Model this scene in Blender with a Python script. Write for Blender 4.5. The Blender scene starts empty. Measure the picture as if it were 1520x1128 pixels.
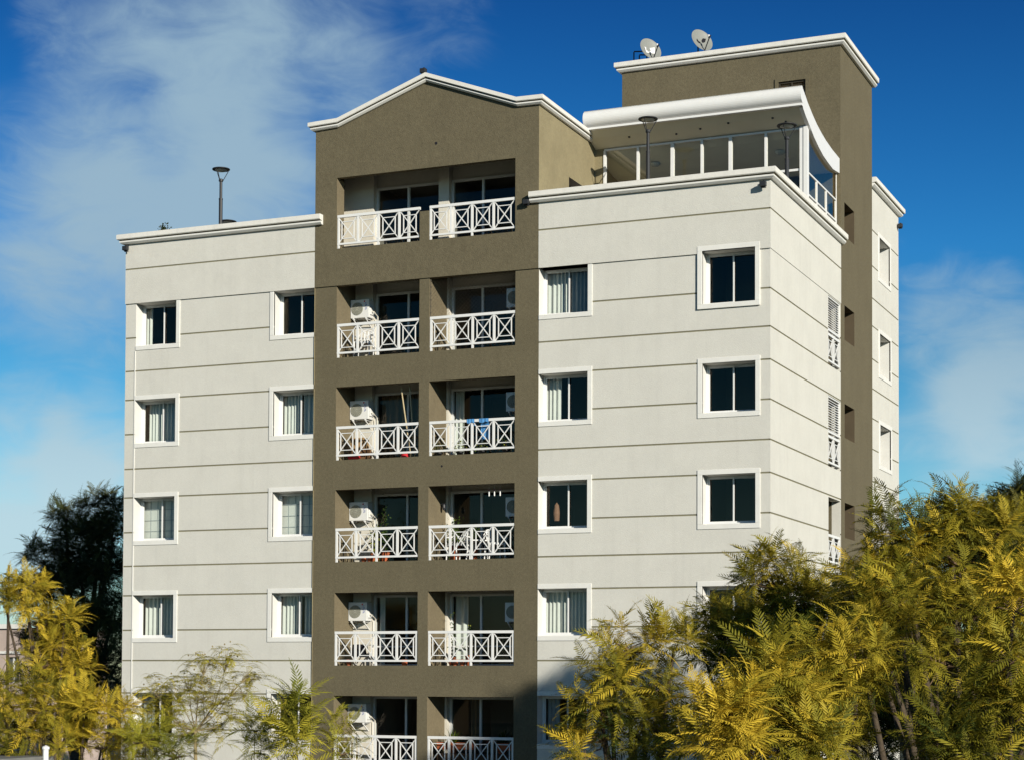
import bpy, math, random
import numpy as np
from mathutils import Vector, Matrix
R = math.radians
random.seed(7)
S = bpy.context.scene

# ------------------------------------------------------------------ camera
CAM = Vector((12.131, -44.283, 7.0))
RX = Vector((0.91952, 0.39301, 0.00452)); UP = Vector((0.00901, -0.03258, 0.99943)); FW = Vector((-0.39294, 0.91896, 0.03350))
cd = bpy.data.cameras.new('camera'); cam = bpy.data.objects.new('camera', cd); S.collection.objects.link(cam)
cd.sensor_width = 36; cd.lens = 2813.7 / 1520 * 36
cd.shift_x = (760 - 756.8) / 1520; cd.shift_y = (914.8 - 564) / 1520
cd.clip_start = 0.5; cd.clip_end = 20000
M = Matrix.Identity(4)
for i in range(3):
    M[i][0], M[i][1], M[i][2], M[i][3] = RX[i], UP[i], -FW[i], CAM[i]
cam.matrix_world = M
S.camera = cam
def at(u, v, d):
    """the point of the place seen at picture position u, v at distance d"""
    return CAM + (RX * ((u - 756.8) / 2813.7) - UP * ((v - 914.8) / 2813.7) + FW) * d

# ------------------------------------------------------------------ light
SUN = Vector((1.34, -1.0, 0.56)).normalized()
sl = bpy.data.lights.new('sun', 'SUN'); so = bpy.data.objects.new('sun', sl); S.collection.objects.link(so)
sl.energy = 5.0; sl.angle = R(0.5); sl.color = (1.0, 0.94, 0.82)
so.rotation_euler = SUN.to_track_quat('Z', 'Y').to_euler(); so.location = (40, -40, 40)
W = bpy.data.worlds.new('World'); S.world = W; W.use_nodes = True
nt = W.node_tree; nt.nodes.clear()
def N(t, k, **kw):
    n = t.nodes.new(k)
    for a, b in kw.items(): setattr(n, a, b)
    return n
out = N(nt, 'ShaderNodeOutputWorld'); bg = N(nt, 'ShaderNodeBackground')
sky = N(nt, 'ShaderNodeTexSky', sky_type='NISHITA', sun_disc=False)
sky.sun_elevation = math.asin(SUN.z); sky.sun_rotation = math.atan2(SUN.x, SUN.y)
sky.altitude = 0; sky.air_density = 1.0; sky.dust_density = 0.05; sky.ozone_density = 3.0
SKY_STRENGTH = 0.05
tc = N(nt, 'ShaderNodeTexCoord')
hs = N(nt, 'ShaderNodeHueSaturation'); hs.inputs['Saturation'].default_value = 1.35; hs.inputs['Value'].default_value = 1.0
nt.links.new(sky.outputs[0], hs.inputs['Color'])
def mth(t, op, a, b=None, c=None, clamp=False):
    n = N(t, 'ShaderNodeMath', operation=op, use_clamp=clamp)
    for i, x in enumerate((a, b, c)):
        if x is None: continue
        if isinstance(x, (int, float)): n.inputs[i].default_value = x
        else: t.links.new(x, n.inputs[i])
    return n.outputs[0]
def maprange(t, x, a, b, c=0.0, d=1.0, kind='SMOOTHSTEP'):
    n = N(t, 'ShaderNodeMapRange', interpolation_type=kind)
    t.links.new(x, n.inputs[0])
    for i, q in enumerate((a, b, c, d)): n.inputs[i + 1].default_value = q
    return n.outputs[0]
# soft cirrus: wide noise in sky direction, warped and stretched along the horizon
mp = N(nt, 'ShaderNodeMapping'); mp.inputs['Scale'].default_value = (1.0, 1.0, 2.1); mp.inputs['Rotation'].default_value = (0, R(-10), 0)
nt.links.new(tc.outputs['Generated'], mp.inputs['Vector'])
n1 = N(nt, 'ShaderNodeTexNoise'); n1.inputs['Scale'].default_value = 7.0; n1.inputs['Detail'].default_value = 6; n1.inputs['Roughness'].default_value = 0.52; n1.inputs['Distortion'].default_value = 0.35
n2 = N(nt, 'ShaderNodeTexNoise'); n2.inputs['Scale'].default_value = 22; n2.inputs['Detail'].default_value = 7; n2.inputs['Roughness'].default_value = 0.6; n2.inputs['Distortion'].default_value = 0.8
nt.links.new(mp.outputs[0], n1.inputs['Vector']); nt.links.new(mp.outputs[0], n2.inputs['Vector'])
def blob(u, v, rad):
    """a cloud bank round one direction of the sky"""
    d = (at(u, v, 1) - CAM).normalized()
    dp = N(nt, 'ShaderNodeVectorMath', operation='DOT_PRODUCT'); nm = N(nt, 'ShaderNodeVectorMath', operation='NORMALIZE')
    nt.links.new(tc.outputs['Generated'], nm.inputs[0]); nt.links.new(nm.outputs[0], dp.inputs[0]); dp.inputs[1].default_value = d
    return maprange(nt, dp.outputs['Value'], math.cos(R(rad)), 1.0)
def addv(a, b): return mth(nt, 'ADD', a, b)
banks = None
for u, v, rad, w in ((260, 210, 5.0, .62), (60, 330, 4.5, .5), (150, 400, 4.0, .45), (420, 170, 4.5, .48), (400, 330, 3.6, .35), (600, 60, 3.4, .32), (130, 30, 2.6, .42), (300, 20, 3, .25), (1450, 500, 3.0, .75), (1520, 600, 3.2, .75), (1400, 640, 2.2, .6), (1330, 420, 2.0, .25), (140, 650, 2.0, .75), (40, 620, 1.8, .4), (60, 775, 2.8, .95), (150, 740, 2.4, .7), (20, 860, 2.5, .8), (1440, 780, 2.5, .4)):
    b = mth(nt, 'MULTIPLY', blob(u, v, rad), w)
    banks = b if banks is None else addv(banks, b)
tex = addv(mth(nt, 'MULTIPLY', n1.outputs['Fac'], 1.15), mth(nt, 'MULTIPLY', n2.outputs['Fac'], 0.65))
shp = addv(banks, mth(nt, 'MULTIPLY', addv(tex, -0.92), 1.9))
cl = mth(nt, 'MULTIPLY', maprange(nt, shp, -0.15, 1.35), maprange(nt, banks, 0.0, 0.25), clamp=True)
mx = N(nt, 'ShaderNodeMix', data_type='RGBA'); nt.links.new(mth(nt, 'MULTIPLY', cl, 0.92), mx.inputs[0])
sx = N(nt, 'ShaderNodeSeparateXYZ'); nt.links.new(tc.outputs['Generated'], sx.inputs[0])
grd = N(nt, 'ShaderNodeValToRGB'); nt.links.new(sx.outputs['Z'], grd.inputs[0]); ge = grd.color_ramp.elements
ge[0].position = 0.0; ge[0].color = (.55, .66, .78, 1); ge[1].position = 1.0; ge[1].color = (.02, .04, .06, 1)
for p_, c_ in ((.09, (.62, .84, .88)), (.165, (.38, .68, .76)), (.22, (.28, .64, .83)), (.34, (.17, .35, .55)), (.5, (.055, .11, .17))): q_ = ge.new(p_); q_.color = (*c_, 1)
deep = N(nt, 'ShaderNodeVectorMath', operation='MULTIPLY'); nt.links.new(hs.outputs[0], deep.inputs[0]); nt.links.new(grd.outputs[0], deep.inputs[1])
deep2 = N(nt, 'ShaderNodeVectorMath', operation='SCALE'); nt.links.new(deep.outputs[0], deep2.inputs[0]); deep2.inputs['Scale'].default_value = 2.4
nt.links.new(deep2.outputs[0], mx.inputs[6]); ccl = N(nt, 'ShaderNodeMix', data_type='RGBA'); ccl.inputs[6].default_value = (10.0, 13.6, 15.2, 1); ccl.inputs[7].default_value = (6.6, 9.6, 11.8, 1)
sz = N(nt, 'ShaderNodeSeparateXYZ'); nt.links.new(tc.outputs['Generated'], sz.inputs[0]); nt.links.new(maprange(nt, sz.outputs['Z'], 0.07, 0.2), ccl.inputs[0]); nt.links.new(ccl.outputs[2], mx.inputs[7])
nt.links.new(mx.outputs[2], bg.inputs[0]); bg.inputs[1].default_value = SKY_STRENGTH
nt.links.new(bg.outputs[0], out.inputs[0])
S.view_settings.view_transform = 'Standard'; S.view_settings.look = 'None'; S.view_settings.exposure = 0.0; S.view_settings.gamma = 1
S.render.engine = 'CYCLES'
S.cycles.max_bounces = 8; S.cycles.diffuse_bounces = 1; S.cycles.transparent_max_bounces = 16; S.cycles.use_denoising = True

# ------------------------------------------------------------------ materials
def mat(name, col, rough=0.8, var=0.0, scale=3.0, bump=0.0, bscale=60, metal=0.0, spec=0.3, col2=None, streak=0.0, speck=0.0):
    m = bpy.data.materials.new(name); m.use_nodes = True; t = m.node_tree
    p = t.nodes['Principled BSDF']; p.inputs['Roughness'].default_value = rough; p.inputs['Metallic'].default_value = metal
    p.inputs['Specular IOR Level'].default_value = spec
    p.inputs['Base Color'].default_value = (*col, 1)
    if var or bump or col2 or streak:
        tc = N(t, 'ShaderNodeTexCoord')
    if var or col2 or streak:
        nz = N(t, 'ShaderNodeTexNoise'); nz.inputs['Scale'].default_value = scale; nz.inputs['Detail'].default_value = 8; nz.inputs['Roughness'].default_value = 0.65
        t.links.new(tc.outputs['Object'], nz.inputs['Vector'])
        f = maprange(t, nz.outputs['Fac'], 0.3, 0.7)
        if streak:
            mp = N(t, 'ShaderNodeMapping'); mp.inputs['Scale'].default_value = (3.2, 3.2, 0.22); t.links.new(tc.outputs['Object'], mp.inputs['Vector'])
            ns = N(t, 'ShaderNodeTexNoise'); ns.inputs['Scale'].default_value = 1.6; ns.inputs['Detail'].default_value = 6; t.links.new(mp.outputs[0], ns.inputs['Vector'])
            g = maprange(t, ns.outputs['Fac'], 0.48, 0.75)
            f = mth(t, 'ADD', mth(t, 'MULTIPLY', f, 1 - streak), mth(t, 'MULTIPLY', g, streak), clamp=True)
        mixn = N(t, 'ShaderNodeMix', data_type='RGBA'); t.links.new(f, mixn.inputs[0])
        c2 = col2 or tuple(c * (1 - var) for c in col)
        mixn.inputs[6].default_value = (*col, 1); mixn.inputs[7].default_value = (*c2, 1)
        if speck:
            n3 = N(t, 'ShaderNodeTexNoise'); n3.inputs['Scale'].default_value = 14; n3.inputs['Detail'].default_value = 6; n3.inputs['Roughness'].default_value = 0.9
            t.links.new(tc.outputs['Object'], n3.inputs['Vector'])
            g3 = maprange(t, n3.outputs['Fac'], 0.35, 0.65, 1 + speck * .5, 1 - speck * .9, 'LINEAR')
            v3 = N(t, 'ShaderNodeVectorMath', operation='SCALE'); t.links.new(mixn.outputs[2], v3.inputs[0]); t.links.new(g3, v3.inputs['Scale']); t.links.new(v3.outputs[0], p.inputs['Base Color'])
        else: t.links.new(mixn.outputs[2], p.inputs['Base Color'])
    if bump:
        nb = N(t, 'ShaderNodeTexNoise'); nb.inputs['Scale'].default_value = bscale; nb.inputs['Detail'].default_value = 4
        t.links.new(tc.outputs['Object'], nb.inputs['Vector'])
        bp = N(t, 'ShaderNodeBump'); bp.inputs['Strength'].default_value = bump; bp.inputs['Distance'].default_value = 0.02
        t.links.new(nb.outputs['Fac'], bp.inputs['Height']); t.links.new(bp.outputs[0], p.inputs['Normal'])
    return m
LIGHT = mat('light_plaster', (.71, .695, .63), .9, .10, 1.1, .35, 45, streak=.35, speck=.06)
GROOVE = mat('groove_plaster', (.26, .24, .15), .9, .2, 5)
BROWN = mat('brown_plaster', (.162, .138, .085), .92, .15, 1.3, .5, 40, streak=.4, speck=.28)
BROWNSUN = mat('sunlit_brown_plaster', (.225, .185, .115), .92, .16, 1.3, .5, 40, speck=.2)  # brown plaster lightened to stand for sun on the balcony side walls
BROWNSUN2 = mat('sunlit_gable_plaster', (.33, .28, .165), .92, .16, 1.3, .5, 40, speck=.15)  # same brown, lightened further for sun and bounce on the gable return
BROWNSHADE = mat('shaded_brown_plaster', (.115, .088, .055), .9, .15, 2)  # brown plaster darkened to imitate shade inside the stair niches
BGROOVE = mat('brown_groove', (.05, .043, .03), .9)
CREAM = mat('cream_plaster', (.74, .70, .60), .9, .08, 2, .3, 50)
TRIM = mat('white_trim', (.84, .83, .78), .75, .07, 2.5, .15, 60)
CAP = mat('cornice_cap', (.84, .82, .76), .85, .14, 2.2, .25, 50, streak=.5)
WHITE = mat('white_paint', (.86, .86, .84), .45, .05, 6)
ALU = mat('window_aluminium', (.72, .73, .72), .4)
CANOPY = mat('canopy_metal', (.86, .86, .84), .35, .03, 4)
CEIL = mat('canopy_ceiling', (.74, .71, .58), .7, .05, 2)
DARKM = mat('dark_metal', (.03, .032, .036), .45)
ROOM = mat('room_wall', (.24, .22, .19), .9)
CURT = mat('curtain_cloth', (.88, .88, .84), .9, .06, 8)
CURTB = mat('sheer_cloth', (.52, .56, .58), .9, .15, 6)
CURTD = mat('brown_curtain', (.22, .15, .09), .9, .1, 6)
ACW = mat('ac_casing', (.82, .82, .79), .45, .05, 8)
ACG = mat('ac_grille', (.25, .25, .19), .5)
ROOF = mat('roof_screed', (.38, .35, .31), .9, .2, 2)
BLUE = mat('blue_print', (.06, .10, .42), .5); RED = mat('red_print', (.6, .03, .04), .5)
TERRA = mat('terracotta', (.50, .13, .05), .8, .2, 9)
CARD = mat('cardboard', (.42, .27, .13), .9, .1, 9)
BAMBOO = mat('bamboo', (.62, .50, .30), .6, .2, 9)
TOWEL = mat('blue_towel', (.10, .33, .68), .95, .2, 7)
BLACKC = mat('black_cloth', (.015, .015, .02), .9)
DISH = mat('dish_grey', (.27, .28, .26), .5, .06, 8)
BARK = mat('bark', (.10, .075, .05), .95, .4, 12, .6, 30)
TWIG = mat('twig', (.20, .13, .075), .9, .3, 12)
BULB = mat('lamp_glass', (.55, .55, .50), .25)
def glass(name, tint, refl=1.0):
    m = bpy.data.materials.new(name); m.use_nodes = True; t = m.node_tree; t.nodes.clear()
    o = N(t, 'ShaderNodeOutputMaterial'); a = N(t, 'ShaderNodeBsdfTransparent'); g = N(t, 'ShaderNodeBsdfGlossy'); mxs = N(t, 'ShaderNodeMixShader')
    a.inputs[0].default_value = (*tint, 1); g.inputs['Roughness'].default_value = 0.02; g.inputs['Color'].default_value = (1, .86, .72, 1)
    f = N(t, 'ShaderNodeLayerWeight'); f.inputs[0].default_value = 0.5
    sch = mth(t, 'ADD', mth(t, 'MULTIPLY', mth(t, 'POWER', f.outputs['Facing'], 5.0), .92), .045)
    t.links.new(mth(t, 'MULTIPLY', sch, refl, clamp=True), mxs.inputs[0])
    t.links.new(a.outputs[0], mxs.inputs[1]); t.links.new(g.outputs[0], mxs.inputs[2]); t.links.new(mxs.outputs[0], o.inputs[0])
    return m
GLASS = glass('window_glass', (.80, .84, .82), .75)
TGLASS = glass('terrace_glass', (.90, .93, .89), 1.3)
def leafmat(name, c1, c2, c3, trans=.42):
    m = bpy.data.materials.new(name); m.use_nodes = True; t = m.node_tree; t.nodes.clear()
    o = N(t, 'ShaderNodeOutputMaterial'); at_ = N(t, 'ShaderNodeAttribute', attribute_name='tint')
    cr = N(t, 'ShaderNodeValToRGB'); e = cr.color_ramp.elements
    e[0].position = 0; e[0].color = (*c1, 1); e[1].position = 1; e[1].color = (*c3, 1)
    x = e.new(.5); x.color = (*c2, 1)
    t.links.new(at_.outputs['Fac'], cr.inputs[0])
    d = N(t, 'ShaderNodeBsdfPrincipled'); d.inputs['Roughness'].default_value = .6; d.inputs['Specular IOR Level'].default_value = .15
    tr = N(t, 'ShaderNodeBsdfTranslucent'); s = N(t, 'ShaderNodeMixShader'); s.inputs[0].default_value = trans
    t.links.new(cr.outputs[0], d.inputs['Base Color']); t.links.new(cr.outputs[0], tr.inputs[0])
    t.links.new(d.outputs[0], s.inputs[1]); t.links.new(tr.outputs[0], s.inputs[2]); t.links.new(s.outputs[0], o.inputs[0])
    return m
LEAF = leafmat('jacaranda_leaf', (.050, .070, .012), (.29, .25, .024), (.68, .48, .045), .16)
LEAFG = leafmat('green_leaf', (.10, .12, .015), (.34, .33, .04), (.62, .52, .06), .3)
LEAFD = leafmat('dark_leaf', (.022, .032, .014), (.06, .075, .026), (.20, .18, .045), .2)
LEAFP = leafmat('pot_plant_leaf', (.03, .06, .012), (.07, .12, .02), (.30, .32, .04), .2)

# ------------------------------------------------------------------ mesh helpers
class MB:
    def __init__(s): s.v = []; s.f = []; s.m = []
    def quad(s, a, b, c, d, mi=0):
        n = len(s.v); s.v += [tuple(a), tuple(b), tuple(c), tuple(d)]; s.f.append((n, n + 1, n + 2, n + 3)); s.m.append(mi)
    def poly(s, pts, mi=0):
        n = len(s.v); s.v += [tuple(p) for p in pts]; s.f.append(tuple(range(n, n + len(pts)))); s.m.append(mi)
    def box(s, x0, x1, y0, y1, z0, z1, mi=0):
        n = len(s.v)
        s.v += [(x, y, z) for z in (z0, z1) for y in (y0, y1) for x in (x0, x1)]
        for f in ((0, 2, 3, 1), (4, 5, 7, 6), (0, 1, 5, 4), (2, 6, 7, 3), (0, 4, 6, 2), (1, 3, 7, 5)):
            s.f.append(tuple(n + i for i in f)); s.m.append(mi)
    def beam(s, p, q, w, d, nrm=(0, 1, 0), mi=0):
        """rectangular bar from p to q; w across (in plane), d along nrm"""
        p = Vector(p); q = Vector(q); a = (q - p).normalized(); nn = Vector(nrm); sd = a.cross(nn).normalized() * w / 2; nn = nn.normalized() * d / 2
        n = len(s.v)
        for e in (p, q):
            for i, j in ((-1, -1), (1, -1), (1, 1), (-1, 1)): s.v.append(tuple(e + sd * i + nn * j))
        for f in ((3, 2, 1, 0), (4, 5, 6, 7), (0, 1, 5, 4), (1, 2, 6, 5), (2, 3, 7, 6), (3, 0, 4, 7)):
            s.f.append(tuple(n + i for i in f)); s.m.append(mi)
    def tube(s, pts, rads, k=8, mi=0, cap=True):
        pts = [Vector(p) for p in pts]; n0 = len(s.v)
        for i, p in enumerate(pts):
            d = (pts[min(i + 1, len(pts) - 1)] - pts[max(i - 1, 0)]).normalized()
            ref = Vector((0, 0, 1)) if abs(d.z) < .9 else Vector((1, 0, 0))
            a = d.cross(ref).normalized(); b = d.cross(a)
            r = rads[i] if hasattr(rads, '__len__') else rads
            for j in range(k):
                t = 2 * math.pi * j / k; s.v.append(tuple(p + a * math.cos(t) * r + b * math.sin(t) * r))
        for i in range(len(pts) - 1):
            for j in range(k):
                s.f.append((n0 + i * k + j, n0 + i * k + (j + 1) % k, n0 + (i + 1) * k + (j + 1) % k, n0 + (i + 1) * k + j)); s.m.append(mi)
        if cap:
            s.f.append(tuple(n0 + j for j in range(k))[::-1]); s.m.append(mi)
            s.f.append(tuple(n0 + (len(pts) - 1) * k + j for j in range(k))); s.m.append(mi)
    def lathe(s, c, prof, k=16, mi=0, axis=None):
        """prof: (radius, height) along axis"""
        c = Vector(c); ax = Vector(axis or (0, 0, 1)).normalized(); ref = Vector((0, 1, 0)) if abs(ax.y) < .9 else Vector((1, 0, 0))
        a = ax.cross(ref).normalized(); b = ax.cross(a); n0 = len(s.v)
        for r, h in prof:
            for j in range(k):
                t = 2 * math.pi * j / k; s.v.append(tuple(c + ax * h + (a * math.cos(t) + b * math.sin(t)) * r))
        for i in range(len(prof) - 1):
            for j in range(k):
                s.f.append((n0 + i * k + j, n0 + i * k + (j + 1) % k, n0 + (i + 1) * k + (j + 1) % k, n0 + (i + 1) * k + j)); s.m.append(mi)
    def build(s, name, mats, parent=None, bevel=0, smooth=False):
        me = bpy.data.meshes.new(name); me.from_pydata(s.v, [], s.f)
        for m in (mats if isinstance(mats, (list, tuple)) else [mats]): me.materials.append(m)
        me.polygons.foreach_set('material_index', s.m)
        if smooth: me.polygons.foreach_set('use_smooth', [True] * len(s.f))
        me.update(); o = bpy.data.objects.new(name, me); S.collection.objects.link(o)
        if parent: attach(o, parent)
        if bevel:
            b = o.modifiers.new('bevel', 'BEVEL'); b.width = bevel; b.segments = 2; b.limit_method = 'ANGLE'
        return o
def attach(o, parent):
    o.parent = parent; o.matrix_parent_inverse = Matrix.Identity(4) if parent.parent else Matrix.Translation(-Vector(parent.location))
def tag(o, label=None, cat=None, group=None, kind=None):
    for k, v in (('label', label), ('category', cat), ('group', group), ('kind', kind)):
        if v: o[k] = v
    return o
def empty(name, loc, label, cat, group=None):
    o = bpy.data.objects.new(name, None); S.collection.objects.link(o); o.location = loc; o.empty_display_size = .2
    return tag(o, label, cat, group)

def relief(mb, P, u0, u1, v0, v1, holes=(), grooves=(), gd=.014, gh=.04, step=None, top=None):
    """wall sheet in local (u,v,depth) -> P(u,v,d).  holes: (u0,u1,v0,v1,reveal depth); step: (v, depth above)"""
    us = {u0, u1}; vs = {v0, v1}
    for h in holes: us |= {h[0], h[1]}; vs |= {h[2], h[3]}
    for g in grooves: vs |= {g - gh / 2, g + gh / 2}
    if step: vs.add(step[0])
    us = sorted(u for u in us if u0 <= u <= u1); vs = sorted(v for v in vs if v0 <= v <= v1)
    nu, nv = len(us) - 1, len(vs) - 1
    dep = {}; 
    for i in range(nu):
        for j in range(nv):
            cu, cv = (us[i] + us[i + 1]) / 2, (vs[j] + vs[j + 1]) / 2
            d, k = 0.0, 0
            if step and cv > step[0]: d = step[1]
            if any(abs(cv - g) < gh / 2 for g in grooves): d += gd; k = 1
            for h in holes:
                if h[0] < cu < h[1] and h[2] < cv < h[3]: d, k = h[4], 2
            dep[i, j] = (d, k)
            if k < 2:
                mb.quad(P(us[i], vs[j], d), P(us[i + 1], vs[j], d), P(us[i + 1], vs[j + 1], d), P(us[i], vs[j + 1], d), k)
    for j in range(nv):
        for i, u in ((0, us[0]), (nu - 1, us[-1])):
            a, ka = dep[i, j]
            if ka == 2: mb.quad(P(u, vs[j], 0), P(u, vs[j], a), P(u, vs[j + 1], a), P(u, vs[j + 1], 0), 2)
    for i in range(nu):
        for j in range(nv):
            a, ka = dep[i, j]
            if i + 1 < nu:
                b, kb = dep[i + 1, j]
                if a != b: mb.quad(P(us[i + 1], vs[j], a), P(us[i + 1], vs[j], b), P(us[i + 1], vs[j + 1], b), P(us[i + 1], vs[j + 1], a), 2 if 2 in (ka, kb) else 0)
            if j + 1 < nv:
                b, kb = dep[i, j + 1]
                if a != b: mb.quad(P(us[i], vs[j + 1], a), P(us[i + 1], vs[j + 1], a), P(us[i + 1], vs[j + 1], b), P(us[i], vs[j + 1], b), 2 if 2 in (ka, kb) else 0)

def sweep(mb, path, prof, closed=False, mi=0):
    """cornice: profile (out, up) swept along a path of (x,y,z), outward = right of the direction of travel"""
    pts = [Vector(p) for p in path]; n = len(pts); nrm = []
    for i in range(n):
        ds = []
        if i > 0: ds.append(Vector((pts[i].x - pts[i - 1].x, pts[i].y - pts[i - 1].y)).normalized())
        if i < n - 1: ds.append(Vector((pts[i + 1].x - pts[i].x, pts[i + 1].y - pts[i].y)).normalized())
        ns = [Vector((d.y, -d.x)) for d in ds]
        if len(ns) == 1: nrm.append(ns[0])
        else:
            m = (ns[0] + ns[1]); m = m / m.length; nrm.append(m / max(.3, m.dot(ns[0])))
    k = len(prof); n0 = len(mb.v)
    for p, q in zip(pts, nrm):
        for o, u in prof: mb.v.append((p.x + q.x * o, p.y + q.y * o, p.z + u))
    for i in range(n - 1):
        for j in range(k):
            a = n0 + i * k + j; b = n0 + i * k + (j + 1) % k
            mb.f.append((a, a + k, b + k, b)); mb.m.append(mi if not isinstance(mi, list) else mi[j])
    mb.f.append(tuple(n0 + j for j in range(k))); mb.m.append(0)
    mb.f.append(tuple(n0 + (n - 1) * k + j for j in range(k))[::-1]); mb.m.append(0)

# ------------------------------------------------------------------ ground
GZ = -1.0
g = MB(); g.quad((-4000, -4000, GZ), (4000, -4000, GZ), (4000, 4000, GZ), (-4000, 4000, GZ))
tag(g.build('ground', mat('ground_soil', (.07, .075, .04), .95, .4, .3)), kind='structure')
p_ = MB(); p_.box(-22, 6, -3, 0, GZ, GZ + .12)
tag(p_.build('pavement', mat('pavement_tiles', (.32, .31, .29), .9, .2, 2)), kind='structure')

# ------------------------------------------------------------------ the apartment building
XL, XB0, XB1, XR = -18.54, -12.51, -6.04, 0.0
YR, YP, YE = 7.30, 11.33, 15.13
WT = 19.12; ZS = 17.45
B = empty('apartment_building', (-9.3, 5, GZ), 'grey and brown plastered apartment block with a gabled balcony column and roof terrace', 'building')
GR = [18.42, 17.45, 16.49, 15.56, 14.76, 13.80, 12.83, 12.03, 11.06, 10.12, 9.30, 8.34, 7.50, 6.60, 5.62, 4.75, 3.88, 2.9, 2.1, 1.1]
GRL = [z for z in GR if z != 17.45]
WT_ROWS = [(16.25, 17.45), (13.54, 14.75), (10.82, 12.03), (8.12, 9.31), (5.40, 6.61), (2.7, 3.9)]
RD = .42
PF = lambda y: (lambda u, v, d: (u, y + d, v))
PS = lambda x: (lambda u, v, d: (x - d, u, v))
# left wing front
m = MB(); hl = []
for a, b in WT_ROWS: hl += [(-18.2, -16.87, a, b, RD), (-13.77, XB0, a, b, RD)]
relief(m, PF(0), XL, XB0, GZ, WT + .1, hl, GRL, step=(ZS, -.04))
m.build('wall', [LIGHT, GROOVE, TRIM], B)
# right wing front
m = MB(); hr = []
for i, (a, b) in enumerate(WT_ROWS): hr += [(XB1, -4.71, a, b, RD), (-1.71, -.37, a if i else 16.2, b if i else 17.51, RD)]
relief(m, PF(0), XB1, XR, GZ, ZS, hr, GRL)
relief(m, PF(-.04), XB1, XR + .015, ZS, WT + .1, [(-1.71, -.37, ZS, 17.51, RD + .04)], [18.42])
m.quad((XB1, -.04, ZS), (-1.71, -.04, ZS), (-1.71, 0, ZS), (XB1, 0, ZS)); m.quad((-.37, -.04, ZS), (.015, -.04, ZS), (.015, 0, ZS), (-.37, 0, ZS))
m.build('wall', [LIGHT, GROOVE, TRIM], B)
# right side wall with stacked laundry openings
m = MB(); LV = [(15.55, 17.42), (12.80, 14.72), (10.12, 11.97), (7.4, 9.25), (4.7, 6.55)]
hs_ = [(5.86, 7.27, a, b, .25) for a, b in LV]
relief(m, PS(XR), 0, YR, GZ, ZS, hs_, GRL)
relief(m, PS(XR + .015), -.04, YR, ZS, WT + .1, (), [18.42])
m.quad((0, 0, ZS), (.015, -.04, ZS), (.015, YR, ZS), (0, YR, ZS))
m.build('wall', [LIGHT, GROOVE, LIGHT], B)
# brown stair column on the right side
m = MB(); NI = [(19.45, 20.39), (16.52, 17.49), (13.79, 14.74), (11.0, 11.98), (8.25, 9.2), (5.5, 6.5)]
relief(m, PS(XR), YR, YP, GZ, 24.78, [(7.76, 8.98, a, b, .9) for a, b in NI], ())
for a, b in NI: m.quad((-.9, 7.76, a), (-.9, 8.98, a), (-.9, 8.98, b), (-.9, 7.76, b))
tag(m.build('wall', [BROWN, BGROOVE, BROWNSHADE], B), 'brown plastered stair column with square niches')
# rear wing side
XW = -.25
RW = [(19.42, 20.66, 13.46, 15.04), (16.45, 17.69, 13.5, 15.1), (13.65, 14.9, 13.53, 15.15), (10.93, 12.13, 13.58, 15.2), (8.2, 9.4, 13.6, 15.2)]
m = MB(); relief(m, PS(XW), YP, 16.38, GZ, 22.0, [(c, d, a, b, .45) for a, b, c, d in RW], [20.68, 19.58, 18.6, 17.75, 16.75, 15.85, 14.95, 14.02, 13.05, 12.2, 11.2, 10.3, 9.4])
m.quad((XW, 16.38, GZ), (-9, 16.38, GZ), (-9, 16.38, 22), (XW, 16.38, 22)); m.quad((XW, YP, GZ), (XR, YP, GZ), (XR, YP, 24.78), (XW, YP, 24.78))
m.build('wall', [LIGHT, GROOVE, TRIM], B)
# back, left flank and roofs (closed shell)
m = MB()
m.quad((XL, 0, GZ), (XL, 11, GZ), (XL, 11, WT), (XL, 0, WT)); m.quad((XL, 11, GZ), (-9, 11, GZ), (-9, 11, WT), (XL, 11, WT))
m.quad((-9, 11, GZ), (-9, 16.38, GZ), (-9, 16.38, 22), (-9, 11, 22))
m.build('wall', LIGHT, B)
for q in (((XL, 0.2, 18.4), (XB0, 0.2, 18.4), (XB0, 11, 18.4), (XL, 11, 18.4)), ((XB1, 0.2, 18.4), (XR - .05, 0.2, 18.4), (XR - .05, YR, 18.4), (XB1, YR, 18.4)),
          ((-9, YP, 21.6), (XW, YP, 21.6), (XW, 16.38, 21.6), (-9, 16.38, 21.6)), ((-6.4, YR, 24.5), (-.1, YR, 24.5), (-.1, YP - .05, 24.5), (-6.4, YP - .05, 24.5))):
    m = MB(); m.quad(*q); m.build('roof', ROOF, B)
for q in ((XL + .02, XB0, .05, .22), (XB1, XR - .02, .03, .22), (XR - .22, XR - .03, .22, YR)):
    m = MB(); m.box(*q, 18.4, WT + .1); m.build('parapet', LIGHT, B)
# penthouse box
m = MB()
relief(m, PF(YR), -6.44, XR, 18.4, 24.78, [(-1.76, -.98, 22.9, 23.85, .12)], ())
m.quad((-6.44, YR, 18.4), (-6.44, YP, 18.4), (-6.44, YP, 24.78), (-6.44, YR, 24.78)); m.quad((-6.44, YP, 18.4), (XW, YP, 18.4), (XW, YP, 24.78), (-6.44, YP, 24.78))
tag(m.build('wall', [BROWN, BGROOVE, BROWN], B), 'brown plastered rooftop stair and lift block')
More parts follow.
